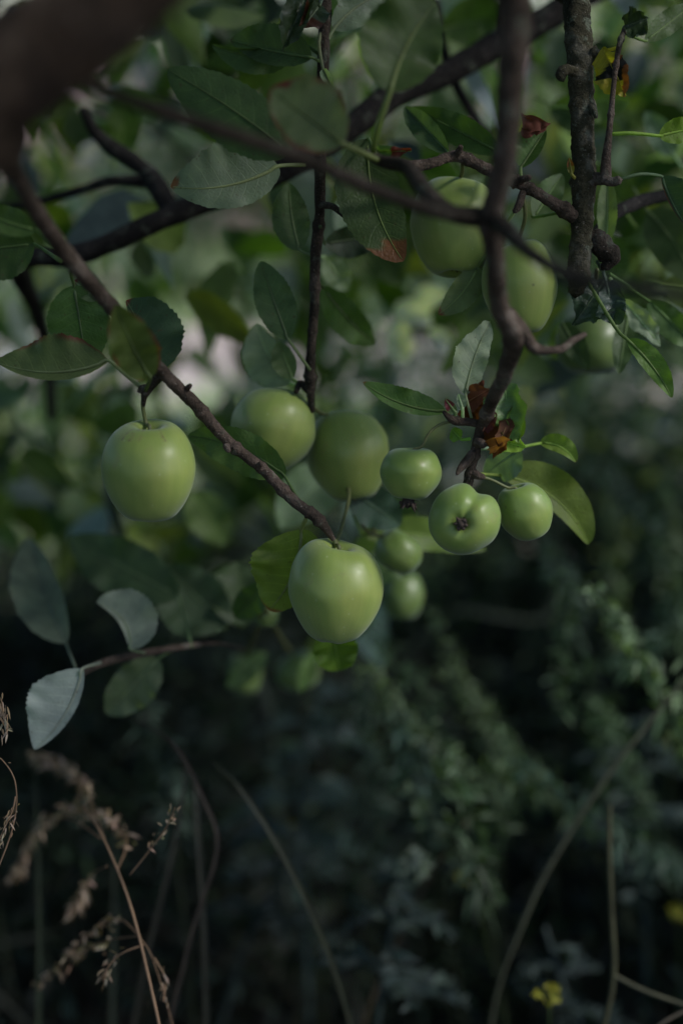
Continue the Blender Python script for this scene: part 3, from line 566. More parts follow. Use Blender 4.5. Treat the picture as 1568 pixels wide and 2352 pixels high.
# ---------------------------------------------------------------- apples
PROF = np.array([(0, .66), (.06, .69), (.13, .78), (.22, .895), (.33, .965), (.46, .975), (.60, .915), (.75, .78), (.89, .53), (.965, .27), (.998, .04), (.985, -.18), (.93, -.42), (.83, -.66), (.67, -.88),
                 (.50, -.975), (.35, -.985), (.22, -.93), (.12, -.84), (.05, -.80), (0, -.79)])
def apple(cx, cy, w_, h_, d, label, up=(0, 1, .0), mat=None, stem=None, cone=0.0, lobe=.02, groove=None, calyx=True, seed=0, squash=1.0, calyx_size=.5, stem_w=9, shoulder=0., spin=0.):
    C = P(cx, cy, d); RX = px(w_, d) / 2; RZ = px(h_, d) / 2
    r = np.random.default_rng(seed + 100)
    upv = R_ * up[0] + U_ * up[1] - F_ * up[2]; upv /= np.linalg.norm(upv)
    xa = np.cross(upv, F_); xa /= np.linalg.norm(xa); ya = np.cross(upv, xa)
    root = empty('apple', C, label, 'apple', 'green apples hanging in the tree')
    nz, nt_ = 54, 72
    pr = catmull(np.array([(a, b, 0) for a, b in PROF]), nz)[:, :2]; pr[:, 0] = np.maximum(pr[:, 0], 0)
    th = np.linspace(0, 2 * math.pi, nt_, endpoint=False) + spin
    rho = pr[:, 0][:, None] * np.ones(nt_); z = pr[:, 1][:, None] * np.ones(nt_)
    low = np.clip((-z + .2) / 1.2, 0, 1); topp = np.clip((z - .3) / .7, 0, 1)
    rho = rho * (1 - cone * np.clip((-z + .35) / 1.35, 0, 1) ** 1.5) * (1 + lobe * low * np.cos(5 * th) + .6 * lobe * topp * np.cos(5 * th + .5) + shoulder * topp * np.cos(th))
    z = z + .5 * lobe * low * np.cos(5 * th) * (pr[:, 0][:, None]) + .075 * np.cos(th + seed * 1.7) * topp
    for i in range(nz):
        for j in range(nt_):
            q = Vector((rho[i, j] * math.cos(th[j]) * 1.1 + seed, rho[i, j] * math.sin(th[j]) * 1.1, z[i, j]))
            rho[i, j] *= 1 + .05 * mnoise.noise(q) + .02 * mnoise.noise(q * 2.3)
    if groove is not None:
        gv = R_ * groove[0][0] + U_ * groove[0][1]; groove = (math.atan2(gv @ ya, gv @ xa),) + tuple(groove[1:])
        g = np.exp(-((((th - groove[0] + math.pi) % (2 * math.pi)) - math.pi) / groove[2]) ** 2)
        rho = rho * (1 - groove[1] * g[None] * np.clip(1.3 - abs(z), 0, 1) ** .5); z = z * (1 - groove[1] * .5 * g[None])
    v = C + xa * (rho * np.cos(th) * RX)[..., None] + ya * (rho * np.sin(th) * RX * squash)[..., None] + upv * (z * RZ)[..., None]
    uv = np.stack([np.tile(np.arange(nt_) / nt_, nz), np.repeat(np.linspace(0, 1, nz), nt_)], 1)
    i, j = np.meshgrid(np.arange(nz - 1), np.arange(nt_), indexing='ij'); j2 = (j + 1) % nt_
    f = np.stack([i * nt_ + j, (i + 1) * nt_ + j, (i + 1) * nt_ + j2, i * nt_ + j2], -1).reshape(-1, 4)
    mb = MB(); mb.add(v.reshape(-1, 3), f, (.3, .4, .1), uv); mb.build('fruit', mat or M_APPLE, root, origin=C)
    top = C + upv * RZ * .60
    mb = MB()
    if stem is None: pts = [top, top + upv * .012 + xa * .002, top + upv * .022]
    else: pts = [top, C + upv * RZ * .93] + [P(*q) for q in stem]
    tube(mb, pts, [px(stem_w, d) / 2 * 1.1] + [px(stem_w, d) / 2] * (len(pts) - 1), 24, 8, .08); mb.build('stem', M_STEM, root, origin=top)
    if calyx:
        mb = MB(); b = C - upv * RZ * .80; k = calyx_size
        tube(mb, [b + upv * .002, b - upv * .003 * k, b - upv * .006 * k], [.0035 * k, .003 * k, .0018 * k], 8, 8, .2)
        for q in range(9):
            a = q / 9 * 6.28 + seed + r.uniform(-.3, .3); lk = r.uniform(.6, 1.25); e = xa * math.cos(a) + ya * math.sin(a)
            tube(mb, [b - upv * .002 * k, b - upv * .005 * k + e * .0032 * k, b - upv * (.008 if q % 2 else .005) * k * lk + e * .0056 * k * lk], [.0015 * k, .0011 * k, .0003], 7, 5, .2)
        mb.build('calyx', M_CALYX, root, origin=b)
    return root
apple(343, 1083, 218, 222, .93, 'big green apple hanging alone on the left, brown scratches round its stem', up=(.03, 1, .16), calyx_size=.9, mat=M_APPLE_R, stem=[(336, 972, .93), (328, 930, .925), (333, 900, .92)], cone=.13, seed=1, stem_w=10, lobe=.025)
apple(626, 988, 200, 184, 1.04, 'pale shiny apple behind the diagonal twig, partly hidden by a leaf', up=(.35, 1, -.1), cone=.2, seed=2, stem=[(700, 925, 1.05), (716, 945, 1.03)])
apple(800, 1050, 196, 200, 1.07, 'apple just right of the shiny one, touching it, in the middle of the picture', up=(-.15, 1, -.05), cone=.25, seed=3, stem=[(740, 950, 1.05), (718, 935, 1.03)])
apple(773, 1360, 224, 226, .955, 'biggest green apple hanging lowest at the tip of the diagonal twig', up=(.05, 1, .14), cone=.24, seed=4, stem=[(771, 1252, .955), (768, 1240, .955)], stem_w=10, lobe=.085, spin=.35, shoulder=.04)
apple(943, 1088, 146, 118, .945, 'small flattened apple with a dried brown calyx hanging below it', up=(.10, 1, .0), mat=M_APPLE_S, cone=.22, seed=5, stem=[(968, 1025, .945), (985, 995, .944), (1010, 975, .944), (1045, 966, .944)], calyx_size=1.35, stem_w=7)
apple(1066, 1192, 160, 138, .935, 'small creased apple whose dark star-shaped calyx faces forward', up=(.20, .16, -1), mat=M_APPLE_S, seed=6, stem=[(1072, 1125, .955), (1074, 1110, .955)], groove=((.45, .9), .20, .30), calyx_size=1.1, squash=1.05)
apple(1205, 1174, 126, 128, .965, 'small round apple on a thin pale stalk, right of the creased one', up=(-.45, 1, .30), mat=M_APPLE_S, cone=.1, seed=7, stem=[(1165, 1120, .96), (1130, 1103, .955), (1105, 1095, .95)], stem_w=7)
apple(1046, 522, 212, 222, 1.0, 'large apple high up behind the crossing foreground branches', up=(.05, 1, -.10), cone=.2, seed=8, stem=[(1060, 400, .98), (1062, 375, .955)])
apple(1194, 662, 178, 208, .98, 'tall apple behind the thick upright foreground branch, dark spots on its shoulder', up=(-.1, 1, 0), cone=.25, seed=9, stem=[(1188, 555, .975), (1205, 500, .96), (1200, 450, .95)])
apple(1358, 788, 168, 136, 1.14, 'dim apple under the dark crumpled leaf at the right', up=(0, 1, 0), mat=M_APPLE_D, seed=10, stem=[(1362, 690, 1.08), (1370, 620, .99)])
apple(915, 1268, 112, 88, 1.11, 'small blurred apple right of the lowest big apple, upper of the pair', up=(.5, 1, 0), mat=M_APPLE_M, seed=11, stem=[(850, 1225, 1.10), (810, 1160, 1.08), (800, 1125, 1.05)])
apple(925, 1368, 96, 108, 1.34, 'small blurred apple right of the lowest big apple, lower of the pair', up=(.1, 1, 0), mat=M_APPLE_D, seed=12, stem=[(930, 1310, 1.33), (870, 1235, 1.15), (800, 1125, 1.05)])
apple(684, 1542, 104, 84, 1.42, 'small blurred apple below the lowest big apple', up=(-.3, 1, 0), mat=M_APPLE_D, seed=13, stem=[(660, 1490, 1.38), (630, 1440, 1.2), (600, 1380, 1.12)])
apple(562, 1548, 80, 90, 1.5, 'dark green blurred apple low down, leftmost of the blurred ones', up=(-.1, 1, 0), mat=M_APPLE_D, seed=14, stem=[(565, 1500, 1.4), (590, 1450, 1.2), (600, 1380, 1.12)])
apple(612, 1408, 60, 66, 1.16, 'tiny blurred fruit at the foot of the yellow-green leaf', up=(0, 1, 0), mat=M_APPLE_D, seed=16, stem=[(612, 1380, 1.16), (605, 1375, 1.12)])

# ---------------------------------------------------------------- ground, path, wall, lawn, shrubs
def sheet(name, x0, x1, y0, y1, z, n, m, mat, amp=.03, fr=1.0, edge=0):
    X, Y = np.meshgrid(np.linspace(x0, x1, n), np.linspace(y0, y1, m)); Z = np.full_like(X, z)
    if edge:
        cx, cy = (x0 + x1) / 2, (y0 + y1) / 2; u = (X - cx) / (x1 - x0) * 2; v = (Y - cy) / (y1 - y0) * 2
        for i in range(m):
            for j in range(n):
                k = 1 + edge * mnoise.noise(Vector((X[i, j] * .9, Y[i, j] * .9, 3))); X[i, j] = cx + (X[i, j] - cx) * k; Y[i, j] = cy + (Y[i, j] - cy) * k
    for i in range(m):
        for j in range(n):
            if abs(X[i, j]) < 12: Z[i, j] += amp * mnoise.noise(Vector((X[i, j] * fr, Y[i, j] * fr, 0)))
    i, j = np.meshgrid(np.arange(m - 1), np.arange(n - 1), indexing='ij')
    f = np.stack([i * n + j, i * n + j + 1, (i + 1) * n + j + 1, (i + 1) * n + j], -1).reshape(-1, 4)
    mb = MB(); mb.add(np.stack([X.ravel(), Y.ravel(), Z.ravel()], 1), f); return mb.build(name, mat)
tag(sheet('ground', -200, 200, -200, 200, 0, 401, 401, M_SOIL, 0), kind='structure')
tag(sheet('path', -2.2, 1.6, 5.3, 6.9, .012, 40, 14, M_PATH, .004, edge=.08), kind='structure')
mb = MB()
def box(mb, c, s):
    c = W(c); s = W(s) / 2; v = W([[x, y, z] for x in (-1, 1) for y in (-1, 1) for z in (-1, 1)]) * s + c
    mb.add(v, W([[0, 1, 3, 2], [4, 6, 7, 5], [0, 4, 5, 1], [2, 3, 7, 6], [0, 2, 6, 4], [1, 5, 7, 3]]))
box(mb, (0, 10.5, .62), (14, .25, 1.24)); box(mb, (0, 10.5, 1.28), (14.1, .36, .08))
tag(mb.build('garden_wall', M_WALL, smooth=False), 'low pinkish rendered garden wall far behind the tree', 'wall')

gr = np.random.default_rng(11); n = 26000
pos = np.stack([gr.uniform(-3.6, 3.6, n), gr.uniform(3.0, 10.0, n), np.zeros(n)], 1)
bare = (abs(pos[:, 0] + .3) < 1.8) & (pos[:, 1] > 5.35) & (pos[:, 1] < 6.8) & (gr.uniform(size=n) > .12)
pos = pos[~bare]; n = len(pos)
d_ = unit(gr.normal(size=(n, 3)) * .35 + [0, 0, 1])
clump = W([mnoise.noise(Vector((p[0] * 1.4, p[1] * 1.1, 5))) for p in pos])
c = palette(n, [(.26, .36, .20), (.42, .46, .32), (.20, .30, .15)], gr) * (1 + .9 * clump[:, None])
mb = MB(); mb.add(*blades(pos, d_, gr.uniform(.10, .30, n) * (1 + clump), gr.uniform(.006, .014, n), np.clip(c, .03, .7), rows=4, droop=.5, seed=8, shape='blade'))
tag(mb.build('grass', M_WEED), kind='stuff')

def shrub(x, y, rx, ry, h, nl, size, cols, label, seed, zc=.5, cat='shrub', name='shrub'):
    r = np.random.default_rng(seed); root = empty(name, (x, y, 0), label, cat, 'shrubs behind the tree')
    k = 9; cc = np.stack([r.uniform(-.7, .7, k) * rx, r.uniform(-.7, .7, k) * ry, r.uniform(.35, .8, k) * h], 1)
    idx = r.integers(0, k, nl); g = unit(r.normal(size=(nl, 3))) * r.uniform(.55, 1.05, (nl, 1))
    p = cc[idx] + g * W([rx * .42, ry * .42, h * .30]) + W([x, y, 0]); p[:, 2] = np.clip(p[:, 2], .03, None)
    mb = MB(); mb.add(*blades(p, unit(g + r.normal(size=(nl, 3)) * .6), r.uniform(.7, 1.3, nl) * size, r.uniform(.35, .6, nl) * size, np.where(r.uniform(size=(nl, 1)) < .10, palette(nl, [(.60, .60, .66), (.5, .54, .12), (.6, .54, .52)], r), palette(nl, cols, r, .4)), seed=seed, rows=4))  # a few leaves coloured very pale as painted bright glints
    mb.build('foliage', M_WEED, root, origin=(x, y, h / 2))
    mb = MB()
    for q in cc: tube(mb, [W([x, y, -.02]), W([x, y, 0]) + q * [.5, .5, .6], W([x, y, 0]) + q], [.018, .010, .004], 12, 6, .1)
    mb.build('stem', M_BARK, root, origin=(x, y, 0)); return root
BG1 = [(.07, .12, .06), (.12, .18, .12), (.05, .09, .05)]; BG2 = [(.24, .29, .26), (.15, .21, .17), (.08, .13, .09)]; BG3 = [(.24, .29, .07), (.12, .19, .06)]
shrub(-1.35, 4.0, .75, .5, .75, 2200, .055, BG1 + BG3, 'mid green leafy shrub with yellowish tips, left of the path', 31)
shrub(.42, 4.4, .75, .5, .66, 2600, .05, BG2, 'low grey-green bush in front of the bare earth', 32)
shrub(1.5, 3.9, .8, .6, .95, 2400, .06, BG1, 'dark green bush at the right behind the fruit', 33)
shrub(-1.5, 7.4, .9, .6, 1.2, 1800, .09, BG1 + BG2, 'tall bush against the far wall, furthest left', 34)
shrub(-.15, 7.9, .9, .6, 1.35, 2400, .09, BG1, 'dark tall bush in the middle in front of the far wall', 35)
shrub(1.35, 7.6, .8, .6, 1.5, 2000, .09, BG3 + BG1, 'yellow-green tall bush in front of the wall at the right', 36)
shrub(2.9, 6.2, .9, .8, 1.6, 2200, .09, BG1, 'dark tall bush at the far right', 37)
shrub(.72, 2.95, .62, .4, .62, 2600, .045, [(.030, .055, .035), (.045, .075, .05), (.06, .09, .07)], 'dense dark weedy bush behind the small apples', 39)
shrub(.75, 5.2, .35, .3, .5, 700, .06, BG2, 'small silvery bush on the edge of the bare earth', 38)

# ---------------------------------------------------------------- undergrowth below the tree, sun-blocking side banks added
ur = np.random.default_rng(77)
def under(n, x0, x1, y0, y1, zf, size, wr, cols, seed, droop=.3, shape='leaf'):
    r = np.random.default_rng(seed)
    p = np.stack([r.uniform(x0, x1, n), r.uniform(y0, y1, n), r.uniform(0, 1, n) ** .8], 1)
    p[:, 2] *= W([zf(a, b) for a, b in p[:, :2]])
    d = unit(r.normal(size=(n, 3)) + [0, -.1, .35])
    return blades(p, d, r.uniform(.6, 1.3, n) * size, r.uniform(*wr, n) * size, palette(n, cols, r, .4), rows=4, droop=droop, seed=seed, shape=shape)
def zf(a, b):
    if abs(a) > .85 + max(0, b - 2.4) * .3: return .95  # height of the added banks on either side, out of view
    return .10 + .24 * np.clip(.5 + mnoise.noise(Vector((a * 2.3, b * 2.3, 1))), 0, 1) + .04 * max(0, b - 1.4)
mb = MB()
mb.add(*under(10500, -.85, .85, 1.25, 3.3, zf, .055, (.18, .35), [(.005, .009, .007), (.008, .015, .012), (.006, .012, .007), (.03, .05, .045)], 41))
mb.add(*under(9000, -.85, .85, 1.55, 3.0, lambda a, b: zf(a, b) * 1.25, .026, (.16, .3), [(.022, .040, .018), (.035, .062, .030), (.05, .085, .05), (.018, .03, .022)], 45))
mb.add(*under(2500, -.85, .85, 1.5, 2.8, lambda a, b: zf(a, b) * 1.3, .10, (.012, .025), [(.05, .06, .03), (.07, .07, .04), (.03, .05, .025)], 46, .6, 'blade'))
for sx in (-1, 1): mb.add(*under(7000, min(.9 * sx, 1.7 * sx), max(.9 * sx, 1.7 * sx), .5, 3.4, zf, .085, (.35, .6), [(.04, .06, .03), (.05, .08, .04)], 43 + sx))  # unseen tall leaf banks, added to keep the sun off the weeds
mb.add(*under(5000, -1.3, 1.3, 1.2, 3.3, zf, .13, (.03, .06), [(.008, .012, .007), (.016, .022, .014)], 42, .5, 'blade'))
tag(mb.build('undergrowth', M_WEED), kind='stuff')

def grow(pp):
    "lead a stem on from its lowest drawn point down to the ground"
    p0 = np.asarray(pp[0]); d = unit(p0 - np.asarray(pp[1])); d = unit(W([d[0] * .6, d[1] * .6, min(d[2], -.5)]))
    if p0[2] < .03: return list(pp)
    k = (p0[2] + .01) / -d[2]; q = [p0 + d * k * f for f in (1, .75, .5, .25)]
    if k > .05: q = [p0 + d * k * f for f in np.arange(1, 0.01, -min(.5, max(.08, .05 / k)))]
    return q + list(pp)
def thistle(pts, label, seed, n=12, size=.14, col=(.10, .14, .125), head=False, rad=.004):
    r = np.random.default_rng(seed); pp = [P(*q) if not isinstance(q, np.ndarray) else q for q in pts]
    full = grow(pp); foot = W(full[0])
    root = empty('thistle', foot, label, 'thistle', 'thistles in the undergrowth')
    mb = MB(); tube(mb, full, [rad * 1.3, rad, rad * .7], 50, 8, .1, col=W(col) * .9); mb.build('stem', M_WEED, root, origin=pp[0])
    path = catmull(pp, 60)
    for i in range(n):
        q = path[int(8 + 50 * i / n)]; a = i * 2.4 + r.uniform(-.3, .3); dr = unit(W([math.cos(a), math.sin(a) * .8, r.uniform(.1, .5)]))
        sz = size * (1 - .5 * i / n) * r.uniform(.8, 1.2); mb = MB(); ks = 7
        s = np.linspace(0, 1, 10)[:, None]; mid = q + dr * s * sz + W([0, 0, -1]) * s ** 2 * sz * .55
        tube(mb, mid, [.0016, .0006], 10, 5, col=W(col) * 1.25)
        p_, d2, l2 = [], [], []
        sd_ = unit(np.cross(dr, [0, 0, 1]))
        for k in range(1, 10):
            for sg in (-1, 1):
                p_.append(mid[k] - dr * .004); d2.append(unit(sd_ * sg + dr * .7 + r.normal(size=3) * .15)); l2.append(sz * .30 * math.sin(math.pi * (.12 + .8 * k / 10)) * r.uniform(.8, 1.2))
        p_.append(mid[-2]); d2.append(dr - W([0, 0, .5])); l2.append(sz * .12)
        mb.add(*blades(W(p_), unit(W(d2)), W(l2), W(l2) * .42, palette(len(p_), [col], r, .2), seed=seed + i, rows=4, droop=.15, face=np.tile([0, 0, 1.], (len(p_), 1))))
        mb.build('leaf', M_WEED, root, origin=q)
    if head:
        c0 = pp[-1]; g = unit(r.normal(size=(160, 3)))
        mb = MB(); tube(mb, [c0 - [0, 0, .012], c0, c0 + [0, 0, .012]], [.006, .011, .004], 10, 12, .1, col=col)
        mb.add(*blades(c0 + g * .009, unit(g + [0, 0, .3]), r.uniform(.006, .012, 160), np.full(160, .0014), palette(160, [(.17, .21, .17)], r), seed=seed, rows=3, shape='blade'))
        mb.build('flower_head', M_WEED, root, origin=c0)
    return root
TH = (.036, .056, .052)
thistle([(700, 2020, 1.75), (690, 1780, 1.72), (745, 1560, 1.70)], 'grey-green thistle with jagged leaves, standing below the lowest apple', 51, 12, .13, (.055, .085, .08), rad=.004)
thistle([(870, 2320, 1.38), (900, 2120, 1.36), (950, 1985, 1.34)], 'thistle with a round spiny bud, low in the middle', 52, 8, .085, (.030, .046, .042), True)
thistle([(1480, 2050, 1.7), (1470, 1850, 1.68), (1480, 1640, 1.66)], 'pale thistle at the right edge behind the long bare stem', 53, 12, .13, TH, rad=.005)
thistle([(1330, 2350, 1.45), (1290, 2260, 1.45), (1250, 2130, 1.45)], 'small dark thistle near the bottom right', 54, 6, .085, (.03, .045, .043))
thistle([(560, 2180, 1.65), (640, 2020, 1.64), (690, 1900, 1.63)], 'drooping thistle left of the round spiny bud', 55, 7, .10, (.025, .038, .036))

def spire(pts, label, seed, n=120, ll=.028, col=(.07, .11, .06), tip=(.13, .18, .10)):
    r = np.random.default_rng(seed); pp = [P(*q) for q in pts]; full = grow(pp); foot = W(full[0])
    n = int(n * 2.0); ll *= .62
    root = empty('leafy_weed', foot, label, 'weed', 'tall leafy weeds')
    mb = MB(); tube(mb, full, [.0018, .0016, .0013, .0007], 40, 6, .1, col=(.022, .03, .015)); mb.build('stem', M_WEED, root, origin=foot)
    path = catmull(pp, n) + r.normal(size=(n, 3)) * .006; i = np.arange(n); a = i * 2.4 + r.uniform(-.5, .5, n)
    tg = np.gradient(path, axis=0); tg = unit(tg)
    e1 = unit(np.cross(tg, [0, 1, .1])); e2 = np.cross(tg, e1)
    d = unit(r.normal(size=(n, 3)) * .25 + e1 * np.cos(a)[:, None] + e2 * np.sin(a)[:, None] + tg * .6); s = i / n
    c = .85 * W(col)[None] * (1 - s[:, None]) + 1.0 * W(tip)[None] * s[:, None]
    mb = MB(); mb.add(*blades(path, d, ll * (1.25 - .7 * s) * r.uniform(.5, 1.5, n), ll * .28 * (1.2 - .5 * s), c * r.uniform(.35, 1.6, (n, 1)), rows=4, droop=.35, seed=seed))
    mb.build('foliage', M_WEED, root, origin=pp[1]); return root
spire([(1640, 1800, 1.43), (1500, 1560, 1.36), (1360, 1345, 1.32)], 'bright leafy weed arching up at the right edge', 61, 90, .036, (.08, .13, .05), (.15, .21, .13))
spire([(1330, 1900, 1.63), (1130, 1700, 1.58), (990, 1400, 1.54)], 'leafy weed leaning left below the small apples', 62)
spire([(1250, 1800, 1.67), (1130, 1650, 1.63), (1020, 1520, 1.58)], 'short leafy weed between two longer leaning ones', 63, 70)
spire([(1250, 1820, 1.50), (1050, 1760, 1.46), (820, 1510, 1.41)], 'long leafy weed running up to the left under the lowest apple', 64, 130, .03)
spire([(1330, 1450, 1.76), (1290, 1320, 1.74), (1250, 1240, 1.72)], 'pale weed tip just below the small round apple', 65, 60, .035, (.09, .13, .11), (.14, .19, .15))
spire([(1568, 1450, 1.85), (1540, 1250, 1.85), (1530, 1080, 1.85)], 'upright weed at the right edge level with the small apples', 66, 90, .045)
spire([(1420, 1500, 1.94), (1410, 1300, 1.94), (1395, 1120, 1.89)], 'upright weed right of the small apples, blurred', 67, 90, .04)
spire([(850, 1950, 1.67), (850, 1700, 1.65), (840, 1520, 1.63)], 'upright weed in the middle behind the thistle', 68, 90, .04, (.05, .08, .06), (.09, .13, .10))
spire([(1100, 2050, 1.41), (1060, 1950, 1.39), (930, 1800, 1.36)], 'dark low weed above the round spiny bud', 69, 80, .035, (.04, .065, .04), (.07, .10, .06))

spire([(1568, 2000, 1.5), (1400, 1900, 1.46), (1180, 1740, 1.42)], 'weed running left above the long bare stem', 70, 110, .03, (.05, .085, .06), (.10, .16, .12))
spire([(1500, 1300, 1.8), (1480, 1180, 1.78), (1350, 1050, 1.75)], 'blurred weed tip right of the curled green leaf', 74, 60, .04, (.05, .085, .06), (.09, .14, .11))
spire([(1000, 1900, 1.5), (960, 1750, 1.47), (905, 1640, 1.44)], 'feathery blue-green weed below the pale thistle top', 75, 90, .03, (.06, .10, .08), (.11, .17, .14))
spire([(1568, 1350, 1.6), (1500, 1480, 1.6), (1290, 1560, 1.6)], 'weed lying almost level under the bright arching one', 76, 90, .03, (.06, .10, .06), (.11, .17, .12))
spire([(400, 1900, 1.5), (380, 1750, 1.5), (330, 1600, 1.5)], 'dark weed behind the dry grass heads', 77, 80, .035, (.03, .05, .04), (.05, .08, .06))
wr_ = np.random.default_rng(404)
for k, where in enumerate(['at the lower edge of the dark hollow in the middle', 'right of the lowest apple', 'under the small round apple', 'under the bright arching weed', 'left of the long bare stem',
                           'behind the long bare stem', 'at the right edge above the yellow flower', 'just above the blurred yellow flower']):
    x0, y0 = [(1000, 1900), (1020, 1640), (1290, 1560), (1480, 1800), (1150, 1850), (1380, 1750), (1540, 1930), (1120, 1960)][k]; d = wr_.uniform(1.35, 1.75)
    dx, dy = wr_.uniform(-190, 40), wr_.uniform(150, 260)
    spire([(x0, y0 + 80, d + .1), (x0 + dx * .4, y0 - dy * .4, d + .03), (x0 + dx, y0 - dy, d)], 'fine dark green weed ' + where, 90 + k, int(wr_.uniform(45, 80)), wr_.uniform(.026, .042), (.04, .07, .035), (.08, .13, .07))
def stemline(name, pts, wid, label, cat, group, col, mat=M_DRY, foot=True, seed=0, flat=0):
    pp = [P(*q) for q in pts]; ww = [px(a, q[2]) / 2 for a, q in zip(wid, pts)]
    if foot:
        k0 = len(pp); pp = grow(pp); ww = [ww[0]] * (len(pp) - k0) + ww
    mb = MB(); tube(mb, pp, W(ww) * .8, 70, 6, .08, col=W(col) * .95)
    if flat:
        c = catmull(pp, 50)
    o = mb.build(name, mat, origin=pp[0]); return tag(o, label, cat, group)
def blade(pts, wid, label, col, mat=M_WEED, name='grass_blade'):
    "one long bent blade of grass with a V fold"
    pp = [P(*q) for q in pts]; k0 = len(pp); pp = grow(pp); k0 = len(pp) - k0; wid = [wid[0]] * k0 + list(wid); pts = [pts[0]] * k0 + list(pts)
    n = 70; c = catmull(pp, n); s = np.linspace(0, 1, n); col = W(col) * .38; hw = np.interp(s, np.linspace(0, 1, len(wid)), [px(a, q[2]) * .3 for a, q in zip(wid, pts)])
    t = unit(np.gradient(c, axis=0)); V = unit(CAM - c); sd_ = unit(np.cross(t, V)); nr = np.cross(sd_, t)
    v = np.stack([c + (sd_ + nr * .45) * hw[:, None], c, c - (sd_ - nr * .45) * hw[:, None]], 1).reshape(-1, 3)
    i = np.arange(n - 1)[:, None]; f = np.vstack([i * 3 + [0, 1, 4, 3], i * 3 + [1, 2, 5, 4]])
    mb = MB(); mb.add(v, f, col); return tag(mb.build(name, mat, origin=pp[0]), label, 'grass blade', 'long blades of grass')
blade([(820, 2400, 1.22), (760, 2200, 1.20), (660, 1980, 1.18), (560, 1820, 1.18), (490, 1750, 1.2)], [22, 22, 22, 18, 8], 'long arching grass blade running down to the bottom centre', (.055, .065, .040))
blade([(380, 2400, 1.20), (440, 2150, 1.18), (500, 1950, 1.17), (470, 1840, 1.17), (400, 1710, 1.18), (310, 1655, 1.2)], [17, 17, 17, 16, 12, 5], 'brownish grass blade bent over sharply at the left', (.075, .062, .055), M_DRY)
blade([(300, 2400, 1.28), (350, 2150, 1.26), (400, 1950, 1.25), (430, 1750, 1.25)], [24, 24, 20, 8], 'straight dull grass blade just right of the dry stalk', (.045, .045, .035))
blade([(475, 2400, 1.26), (470, 2150, 1.25), (455, 1900, 1.25), (450, 1780, 1.26)], [22, 22, 20, 8], 'upright dull grass blade beside the sharply bent one', (.045, .048, .035))
blade([(90, 2400, 1.3), (92, 2100, 1.3), (85, 1850, 1.3), (80, 1740, 1.3)], [20, 18, 14, 6], 'thin upright green grass blade at the far left', (.04, .06, .03))
blade([(700, 2400, 1.9), (650, 1900, 1.85), (625, 1640, 1.8), (575, 1500, 1.8)], [24, 30, 34, 12], 'pale broad grass blade rising below the small blurred apple', (.17, .20, .17))
blade([(1060, 1400, 2.2), (1250, 1420, 2.2), (1290, 1300, 2.2)], [20, 20, 8], 'pale folded grass blade behind the small round apple', (.12, .15, .12))
blade([(260, 2400, 1.4), (262, 2150, 1.4), (268, 1900, 1.4)], [26, 22, 8], 'dim upright blade directly behind the dry grass head', (.03, .045, .028))

# the long bare stems
stemline('bare_stem', [(1120, 2420, 1.36), (1140, 2280, 1.34), (1195, 2130, 1.32), (1260, 1990, 1.31), (1380, 1800, 1.30), (1480, 1670, 1.30), (1590, 1540, 1.31)], [10, 11, 14, 15, 14, 12, 10], 'long greyish bare stem slanting up to the right edge', 'stem', 'bare stems', (.075, .08, .055))
stemline('bare_stem', [(1385, 2360, 1.2), (1408, 2240, 1.2), (1402, 2080, 1.2), (1398, 1950, 1.2), (1400, 1850, 1.22)], [18, 19, 17, 16, 10], 'upright bare stem near the lower right corner', 'stem', 'bare stems', (.05, .052, .03))
stemline('bare_stem', [(1408, 2240, 1.2), (1490, 2280, 1.19), (1640, 2330, 1.18)], [12, 12, 10], 'thin side stem reaching to the right from the upright bare stem', 'stem', 'bare stems', (.09, .09, .06), foot=False)
stemline('bare_stem', [(850, 2300, 1.45), (960, 2060, 1.42), (1060, 1900, 1.42), (1120, 1850, 1.44)], [18, 17, 14, 8], 'brown stem passing behind the round spiny bud', 'stem', 'bare stems', (.06, .048, .032))
stemline('bare_stem', [(1450, 2420, 1.15), (1520, 2350, 1.15), (1640, 2290, 1.15)], [10, 10, 9], 'thin pale stem cutting the bottom right corner', 'stem', 'bare stems', (.12, .10, .075), foot=False)

# dry grasses
def dry_grass(main, label, heads, seed, wid=14, col=(.20, .13, .085)):
    r = np.random.default_rng(seed); pp = grow([P(*q) for q in main]); ft = W(pp[0])
    root = empty('dry_grass', ft, label, 'dry grass', 'dry grass stalks')
    mb = MB(); tube(mb, pp, [px(wid, main[0][2]) / 2, px(wid * .8, main[0][2]) / 2, px(wid * .35, main[0][2]) / 2], 90, 8, .06, col=col); mb.build('stem', M_DRY, root, origin=pp[0])
    for hpts, nn, sz in heads:
        nn = int(nn * 1.7); sz *= .58
        hp = [P(*q) for q in hpts]; path = catmull(hp, max(12, nn)); mb = MB(); tube(mb, hp, [.0007, .0004], 30, 5, col=col)
        k = r.integers(int(len(path) * .3), len(path), nn); t = unit(np.gradient(path, axis=0))[k]
        d = unit(t + r.normal(size=(nn, 3)) * .5); p = path[k] + r.normal(size=(nn, 3)) * .0022
        mb.add(*blades(p, d, r.uniform(.7, 1.3, nn) * sz, r.uniform(.2, .3, nn) * sz, palette(nn, [(.30, .22, .17), (.24, .165, .11), (.36, .28, .22)], r), rows=4, droop=.25, seed=seed))
        mb.build('seed_head', M_DRY, root, origin=hp[0])
    return root
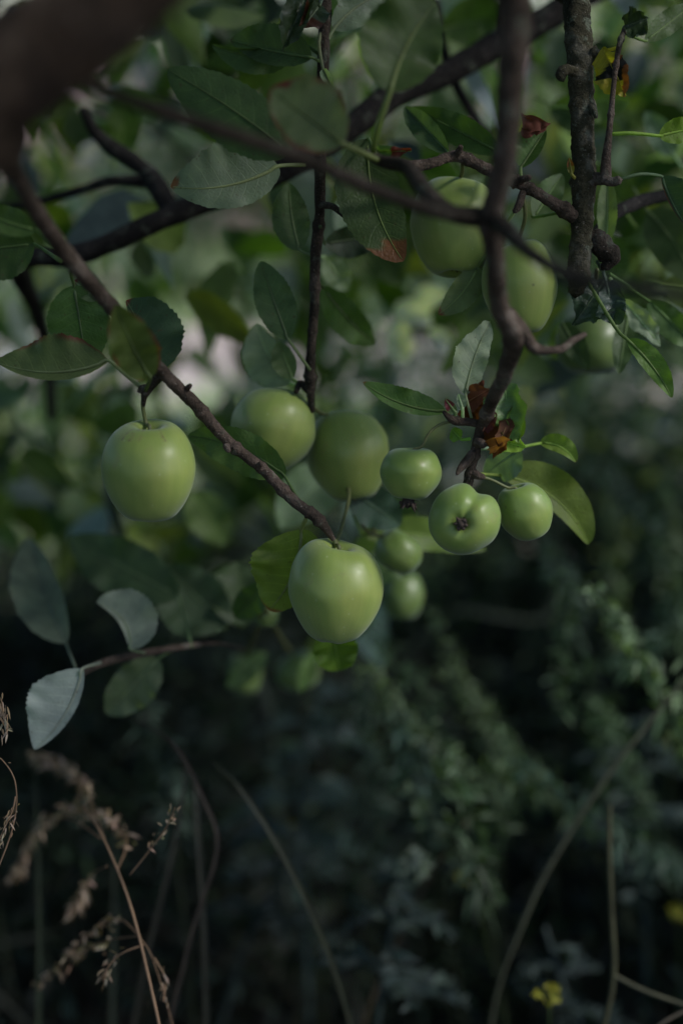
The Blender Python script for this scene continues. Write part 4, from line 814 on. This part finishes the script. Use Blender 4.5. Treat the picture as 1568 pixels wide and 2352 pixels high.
dry_grass([(375, 2400, 1.02), (345, 2260, 1.03), (300, 2080, 1.05), (240, 1930, 1.07), (190, 1850, 1.12)], 'tall dry brown grass stalk with drooping fluffy heads, lower left',
          [([(240, 1930, 1.12), (200, 1820, 1.22), (150, 1765, 1.28), (90, 1740, 1.30)], 90, .021),
           ([(270, 2000, 1.08), (290, 1930, 1.15), (240, 1880, 1.2), (150, 1850, 1.25)], 60, .018),
           ([(230, 1925, 1.10), (160, 1880, 1.2), (90, 1900, 1.27), (60, 1970, 1.3), (30, 2010, 1.3)], 60, .017),
           ([(245, 1990, 1.10), (210, 2010, 1.2), (185, 2060, 1.25), (165, 2090, 1.25)], 34, .017),
           ([(298, 2010, 1.05), (350, 1945, 1.04), (385, 1895, 1.03), (402, 1855, 1.02)], 16, .010)], 71)
dry_grass([(420, 2460, 1.1), (390, 2330, 1.08), (350, 2200, 1.06), (320, 2150, 1.05)], 'low dry grass with thin curved sprays crossing the tall stalk',
          [([(322, 2150, 1.08), (270, 2110, 1.12), (210, 2140, 1.15), (150, 2200, 1.15)], 30, .010),
           ([(322, 2150, 1.05), (250, 2160, 1.12), (180, 2190, 1.16), (90, 2260, 1.2)], 34, .013),
           ([(330, 2170, 1.05), (280, 2190, 1.05), (250, 2220, 1.05), (238, 2255, 1.05)], 16, .010),
           ([(355, 2200, 1.06), (380, 2250, 1.05), (375, 2300, 1.04)], 12, .008)], 72, 6)
dry_grass([(-120, 2400, .98), (-60, 2200, .97), (-20, 2000, .96)], 'thin curled dry grass tip at the left edge', 
          [([(-30, 2060, .96), (30, 1900, .96), (36, 1800, .95), (5, 1745, .95), (-20, 1740, .95)], 2, .006), ([(36, 1830, .95), (30, 1860, .95), (12, 1900, .95), (-4, 1935, .95)], 26, .008),
           ([(-20, 1590, .95), (2, 1605, .95), (8, 1640, .95), (14, 1680, .95)], 22, .010)], 73, 4)

def flower(x, y, d, label, seed, nb=4, size=.012):
    r = np.random.default_rng(seed); c = P(x, y, d); ft = c + W([r.uniform(-.05, .05), .03, 0]); ft[2] = -.01
    root = empty('yellow_flower', ft, label, 'flower', 'small yellow flowers')
    mb = MB(); tube(mb, [ft, (ft + c) / 2 + W([.02, 0, 0]), c - [0, 0, .01]], [.0014, .0011, .0008], 30, 6, .05, col=(.06, .09, .03))
    mb.build('stem', M_WEED, root, origin=ft)
    for b in range(nb):
        cc = c + r.normal(size=3) * W([.7, .5, .9]) * size * .75; mb = MB(); e = [unit(W([math.cos(a), -.5, math.sin(a)])) for a in np.arange(5) * 1.2566 + r.uniform(0, 1)]
        mb.add(*blades(np.tile(cc, (5, 1)), W(e), np.full(5, size * .55), np.full(5, size * .5), np.tile([.5, .45, .03], (5, 1)), rows=4, droop=.1, seed=seed + b, face=np.tile([0, -1., .3], (5, 1))))
        tube(mb, [c - [0, 0, .01], cc], [.0006, .0006], 6, 5); mb.build('blossom', M_PETAL, root, origin=cc)
flower(1262, 2292, 1.22, 'cluster of small yellow flowers at the bottom right', 81, 5, .011)
flower(1084, 1990, 1.6, 'blurred yellow flower right of the round spiny bud', 82, 4, .017)
flower(1562, 2095, 1.6, 'yellow flower cut by the right edge near the bottom', 83, 4, .017)
flower(676, 1898, 1.7, 'faint yellow flower left of centre in the dark undergrowth', 84, 2, .012)
flower(330, 1222, 1.9, 'orange-yellow flower blurred beneath the left apple', 85, 3, .03)
flower(1535, 1705, 1.9, 'small yellow flower among the weeds at the right edge', 86, 2, .012)
